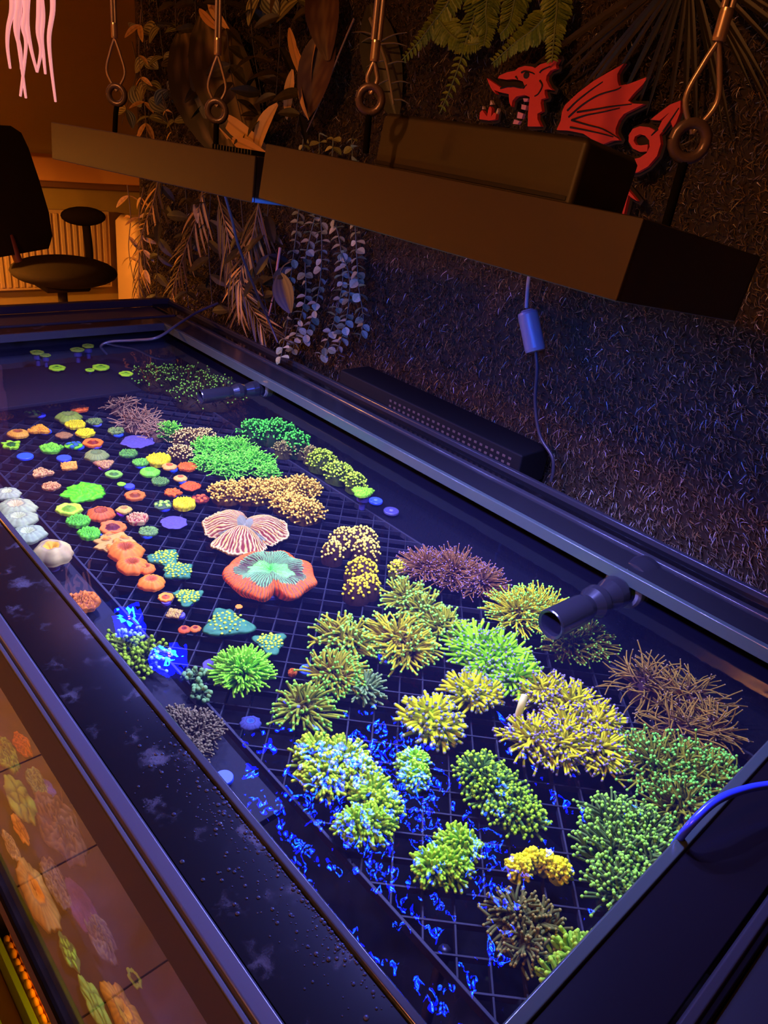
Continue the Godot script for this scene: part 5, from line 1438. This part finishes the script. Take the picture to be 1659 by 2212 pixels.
func back_room() -> void:
	warm_lamp("standing_lamp", "standing lamp with an amber bulb by the back wall", Vector3(0.45, 0.95, -4.35), 3.4, Color(1.0, 0.66, 0.26), 0.2, true)
	warm_lamp("standing_lamp", "unseen standing lamp with an amber bulb, added to light the corner leaves", Vector3(-0.55, 1.3, -2.5), 2.1, Color(1.0, 0.64, 0.24), 0.2, true)  # second lamp out of view, added to brighten the corner leaves
	warm_lamp("pendant_lamp", "amber pendant lamp hanging from the ceiling behind the viewer", Vector3(-0.9, 2.1, -0.5), 1.25, Color(1.0, 0.64, 0.34), 0.16, false)
	# window board, radiator and white cupboard on the back wall
	var Z := -5.195
	var s := thing("window_board", "thick tan window board along the back wall", "shelf", Vector3(2.2, 0.80, Z))
	part("board", one_box(Vector3(0.6, 0.845, Z), Vector3(3.9, 0.98, Z + 0.22), 0.012), mat(Color8(206, 150, 84), 0.6), s)
	part("apron", one_box(Vector3(0.6, 0.80, Z), Vector3(3.9, 0.845, Z + 0.12), 0.004), mat(Color8(110, 74, 40), 0.7), s)
	var r := thing("radiator", "pale ribbed radiator under the window board", "radiator", Vector3(1.9, 0.16, Z))
	part("panel", one_box(Vector3(1.2, 0.16, Z + 0.03), Vector3(2.28, 0.66, Z + 0.06), 0.004), mat(Color8(168, 136, 96), 0.7), r)
	for k in 26:
		part("rib", one_box(Vector3(-0.012, 0.18, 0.06), Vector3(0.012, 0.64, 0.068), 0.003), mat(Color8(168, 136, 96), 0.7), r).position += Vector3(1.24 + k * 0.04, 0, Z)
	var c := thing("white_cupboard", "pale rounded cupboard beside the radiator behind yellow leaves", "cupboard", Vector3(2.6, 0, Z))
	part("body", one_box(Vector3(2.33, 0.03, Z), Vector3(3.2, 0.64, Z + 0.30), 0.04), mat(Color8(224, 186, 140), 0.5), c)
	part("plinth", one_box(Vector3(2.37, 0.0, Z), Vector3(3.16, 0.03, Z + 0.26), 0.002), M.black_matt, c)
	# door frame edge at the left
	var d := struct_of("trim_1", one_box(Vector3(0.545, 0.0, -2.06), Vector3(0.585, 2.2, -2.0), 0.003), mat(Color8(214, 150, 116), 0.6))
	d.set_meta("label", "pinkish upright door trim at the room opening")
	office_chair()
	jellyfish()

func office_chair() -> void:
	var at := Vector3(1.56, 0, -4.15)
	var t := thing("office_chair", "black office chair with tall back and armrest in the warm room", "chair", at)
	var blk := mat(Color8(44, 35, 24), 0.85, 0.2)
	var b := MB.new()
	b.ball(at + Vector3(0.02, 0.49, 0), Vector3(0.275, 0.075, 0.25), Color.WHITE, 28, 12)
	part("seat", b.mesh(), blk, t)
	# backrest on the side away from the opening, turned a little to the viewer
	var bx := Transform3D(Basis(Vector3.UP, deg_to_rad(34)) * Basis(Vector3.RIGHT, deg_to_rad(-10)), at + Vector3(-0.13, 0.57, -0.10))
	var poly := PackedVector2Array()
	for q in [[-0.22, 0.0], [0.18, 0.0], [0.235, 0.06], [0.25, 0.18], [0.23, 0.34], [0.20, 0.50], [0.17, 0.57], [0.10, 0.60], [-0.10, 0.60], [-0.17, 0.57], [-0.20, 0.50], [-0.23, 0.34], [-0.25, 0.18], [-0.235, 0.06]]:
		poly.append(Vector2(q[0], q[1]))
	b = MB.new()
	b.plate(poly, bx.basis.x, bx.basis.y, bx.origin, 0.07, Color.WHITE)
	part("backrest", b.mesh(), blk, t)
	part("back_bracket", even(smooth([at + Vector3(0, 0.44, 0), at + Vector3(-0.16, 0.46, -0.04), at + Vector3(-0.22, 0.66, -0.08)]), 0.022), mat(Color8(96, 40, 24), 0.6), t)
	for s in [-1.0, 1.0]:
		var ap := at + Vector3(0.16, 0, 0.0) + Vector3(-0.02, 0, s * 0.26)
		if s < 0:
			ap = at + Vector3(0.20, 0, -0.12)
		var arm := part("armrest", even(smooth([ap + Vector3(0.0, 0.44, 0), ap + Vector3(0.01, 0.56, 0), ap + Vector3(0.0, 0.73, 0)]), 0.022), blk, t)
		if s > 0:
			arm.free()
			continue
		var pad := MB.new()
		pad.ball(ap + Vector3(-0.01, 0.755, 0), Vector3(0.125, 0.05, 0.055), Color.WHITE, 20, 10)
		part("arm_pad", pad.mesh(), blk, arm)
	part("gas_lift", even(pv([at + Vector3(0, 0.45, 0), at + Vector3(0, 0.25, 0), at + Vector3(0, 0.1, 0)]), 0.025), blk, t)
	part("mechanism", one_box(at + Vector3(-0.12, 0.40, -0.1), at + Vector3(0.12, 0.45, 0.1), 0.01), blk, t)
	for k in 5:
		var w := TAU * k / 5 + 0.4
		var e := at + Vector3(cos(w) * 0.3, 0.07, sin(w) * 0.3)
		part("base_arm", even(pv([at + Vector3(0, 0.11, 0), at.lerp(e, 0.5) + Vector3(0, 0.055, 0), e]), 0.02), blk, t)
		var wb := MB.new()
		wb.lathe([Vector2(0, -0.02), Vector2(0.028, -0.02), Vector2(0.03, 0), Vector2(0.028, 0.02), Vector2(0, 0.02)], e - Vector3(0, 0.04, 0), Vector3(-sin(w), 0, cos(w)), 16, Color.WHITE)
		part("castor", wb.mesh(), blk, t)

func jellyfish() -> void:
	# hanging decoration: glowing strands below a bell that is out of view
	var Z := -1.55
	var t := thing("jellyfish_lamp", "hanging jellyfish light with wavy pinkish white strands", "lamp", on_z(70, -40, Z))
	var m := glow(Color(1.0, 0.62, 0.62), 0.62)
	m.albedo_color = Color8(220, 190, 190)
	for q in [[[25, -40], [26, 20], [18, 60], [16, 100], [22, 148]], [[40, -40], [42, 20], [38, 70], [42, 110], [56, 212]], [[50, -40], [55, 20], [50, 60], [56, 100], [44, 208]], [[62, -40], [58, 40], [66, 100], [80, 156]], [[86, -40], [84, 30], [82, 70], [88, 110], [80, 156]], [[84, -40], [92, 30], [90, 80], [94, 120], [98, 160]], [[112, -40], [114, 20], [106, 80], [110, 140], [120, 220]], [[40, 0], [34, 60], [44, 110], [46, 150]]]:
		var pts := []
		for p in q:
			pts.append(on_z(p[0], p[1], Z))
		part("strand", even(smooth(pts, 6), 0.0052, Color.WHITE, 7, 0.0022), m, t)
	var b := MB.new()
	var c := on_z(78, -90, Z)
	b.ball(c, Vector3(0.10, 0.08, 0.10), Color.WHITE, 24, 10, true)
	b.lathe([Vector2(0.0, 0.0), Vector2(0.10, 0.0)], c, Vector3.UP, 24, Color.WHITE)
	part("bell", b.mesh(), m, t)
	part("cord", even(pv([c + Vector3(0, 0.08, 0), c + Vector3(0, 0.4, 0), Vector3(c.x, 2.6, c.z)]), 0.002), M.black, t)

# ---------------------------------------------------------------- below the tank
func below_tank() -> void:
	var t := thing("sump_tank", "slim glass sump with green glass edges at the stand's foot", "tank", Vector3(0.13, 0, -0.85))
	var g := mat(Color8(96, 130, 30), 0.15, 0.5)
	var am := mat(Color8(226, 160, 40), 0.5)
	part("glass_panel", one_box(Vector3(0.147, 0.0, -1.25), Vector3(0.156, 0.10, -0.40), 0.001), g, t)
	part("glass_panel", one_box(Vector3(0.108, 0.0, -1.25), Vector3(0.114, 0.085, -0.40), 0.001), g, t)
	part("floor_panel", one_box(Vector3(0.114, 0.0, -1.25), Vector3(0.147, 0.006, -0.40), 0.0005), mat(Color8(200, 150, 50), 0.4), t)
	var f := thing("filter_sponge", "amber honeycomb filter sponge beside the sump glass", "sponge", Vector3(0.18, 0, -0.8))
	var b := MB.new()
	for a in 11:
		for k in 4:
			b.ball(Vector3(0.168 + k * 0.010, 0.058 + 0.010 * noise.get_noise_2d(a * 3, k * 3), -0.925 + a * 0.0165), Vector3(0.0058, 0.012, 0.009), Color.WHITE, 8, 6)
	b.box(Vector3(0.161, 0.001, -0.935), Vector3(0.206, 0.056, -0.752), 0.006, Color.WHITE)
	part("foam", b.mesh(), am, f)
	var l := thing("sump_light", "small warm grow light clipped inside the stand", "lamp", Vector3(0.25, 0.18, -0.72))
	part("lamp_head", one_box(Vector3(0.235, 0.178, -0.76), Vector3(0.285, 0.192, -0.68), 0.003), M.black, l)
	part("lamp_lens", one_box(Vector3(0.240, 0.174, -0.755), Vector3(0.280, 0.1779, -0.685), 0.001), glow(Color(1.0, 0.62, 0.12), 5.0), l)
	part("clip", one_box(Vector3(0.255, 0.192, -0.73), Vector3(0.265, 0.2048, -0.71), 0.001), M.black, l)
	var o := AreaLight3D.new()
	o.name = "lens_light"
	o.area_size = Vector2(0.04, 0.07)
	o.light_color = Color(1.0, 0.66, 0.16)
	o.light_energy = 0.05
	o.area_range = 4
	o.shadow_enabled = true
	l.add_child(o)
	o.position = Vector3(0.26, 0.172, -0.72) - l.position
	o.rotation = Vector3(-PI / 2, 0, 0)
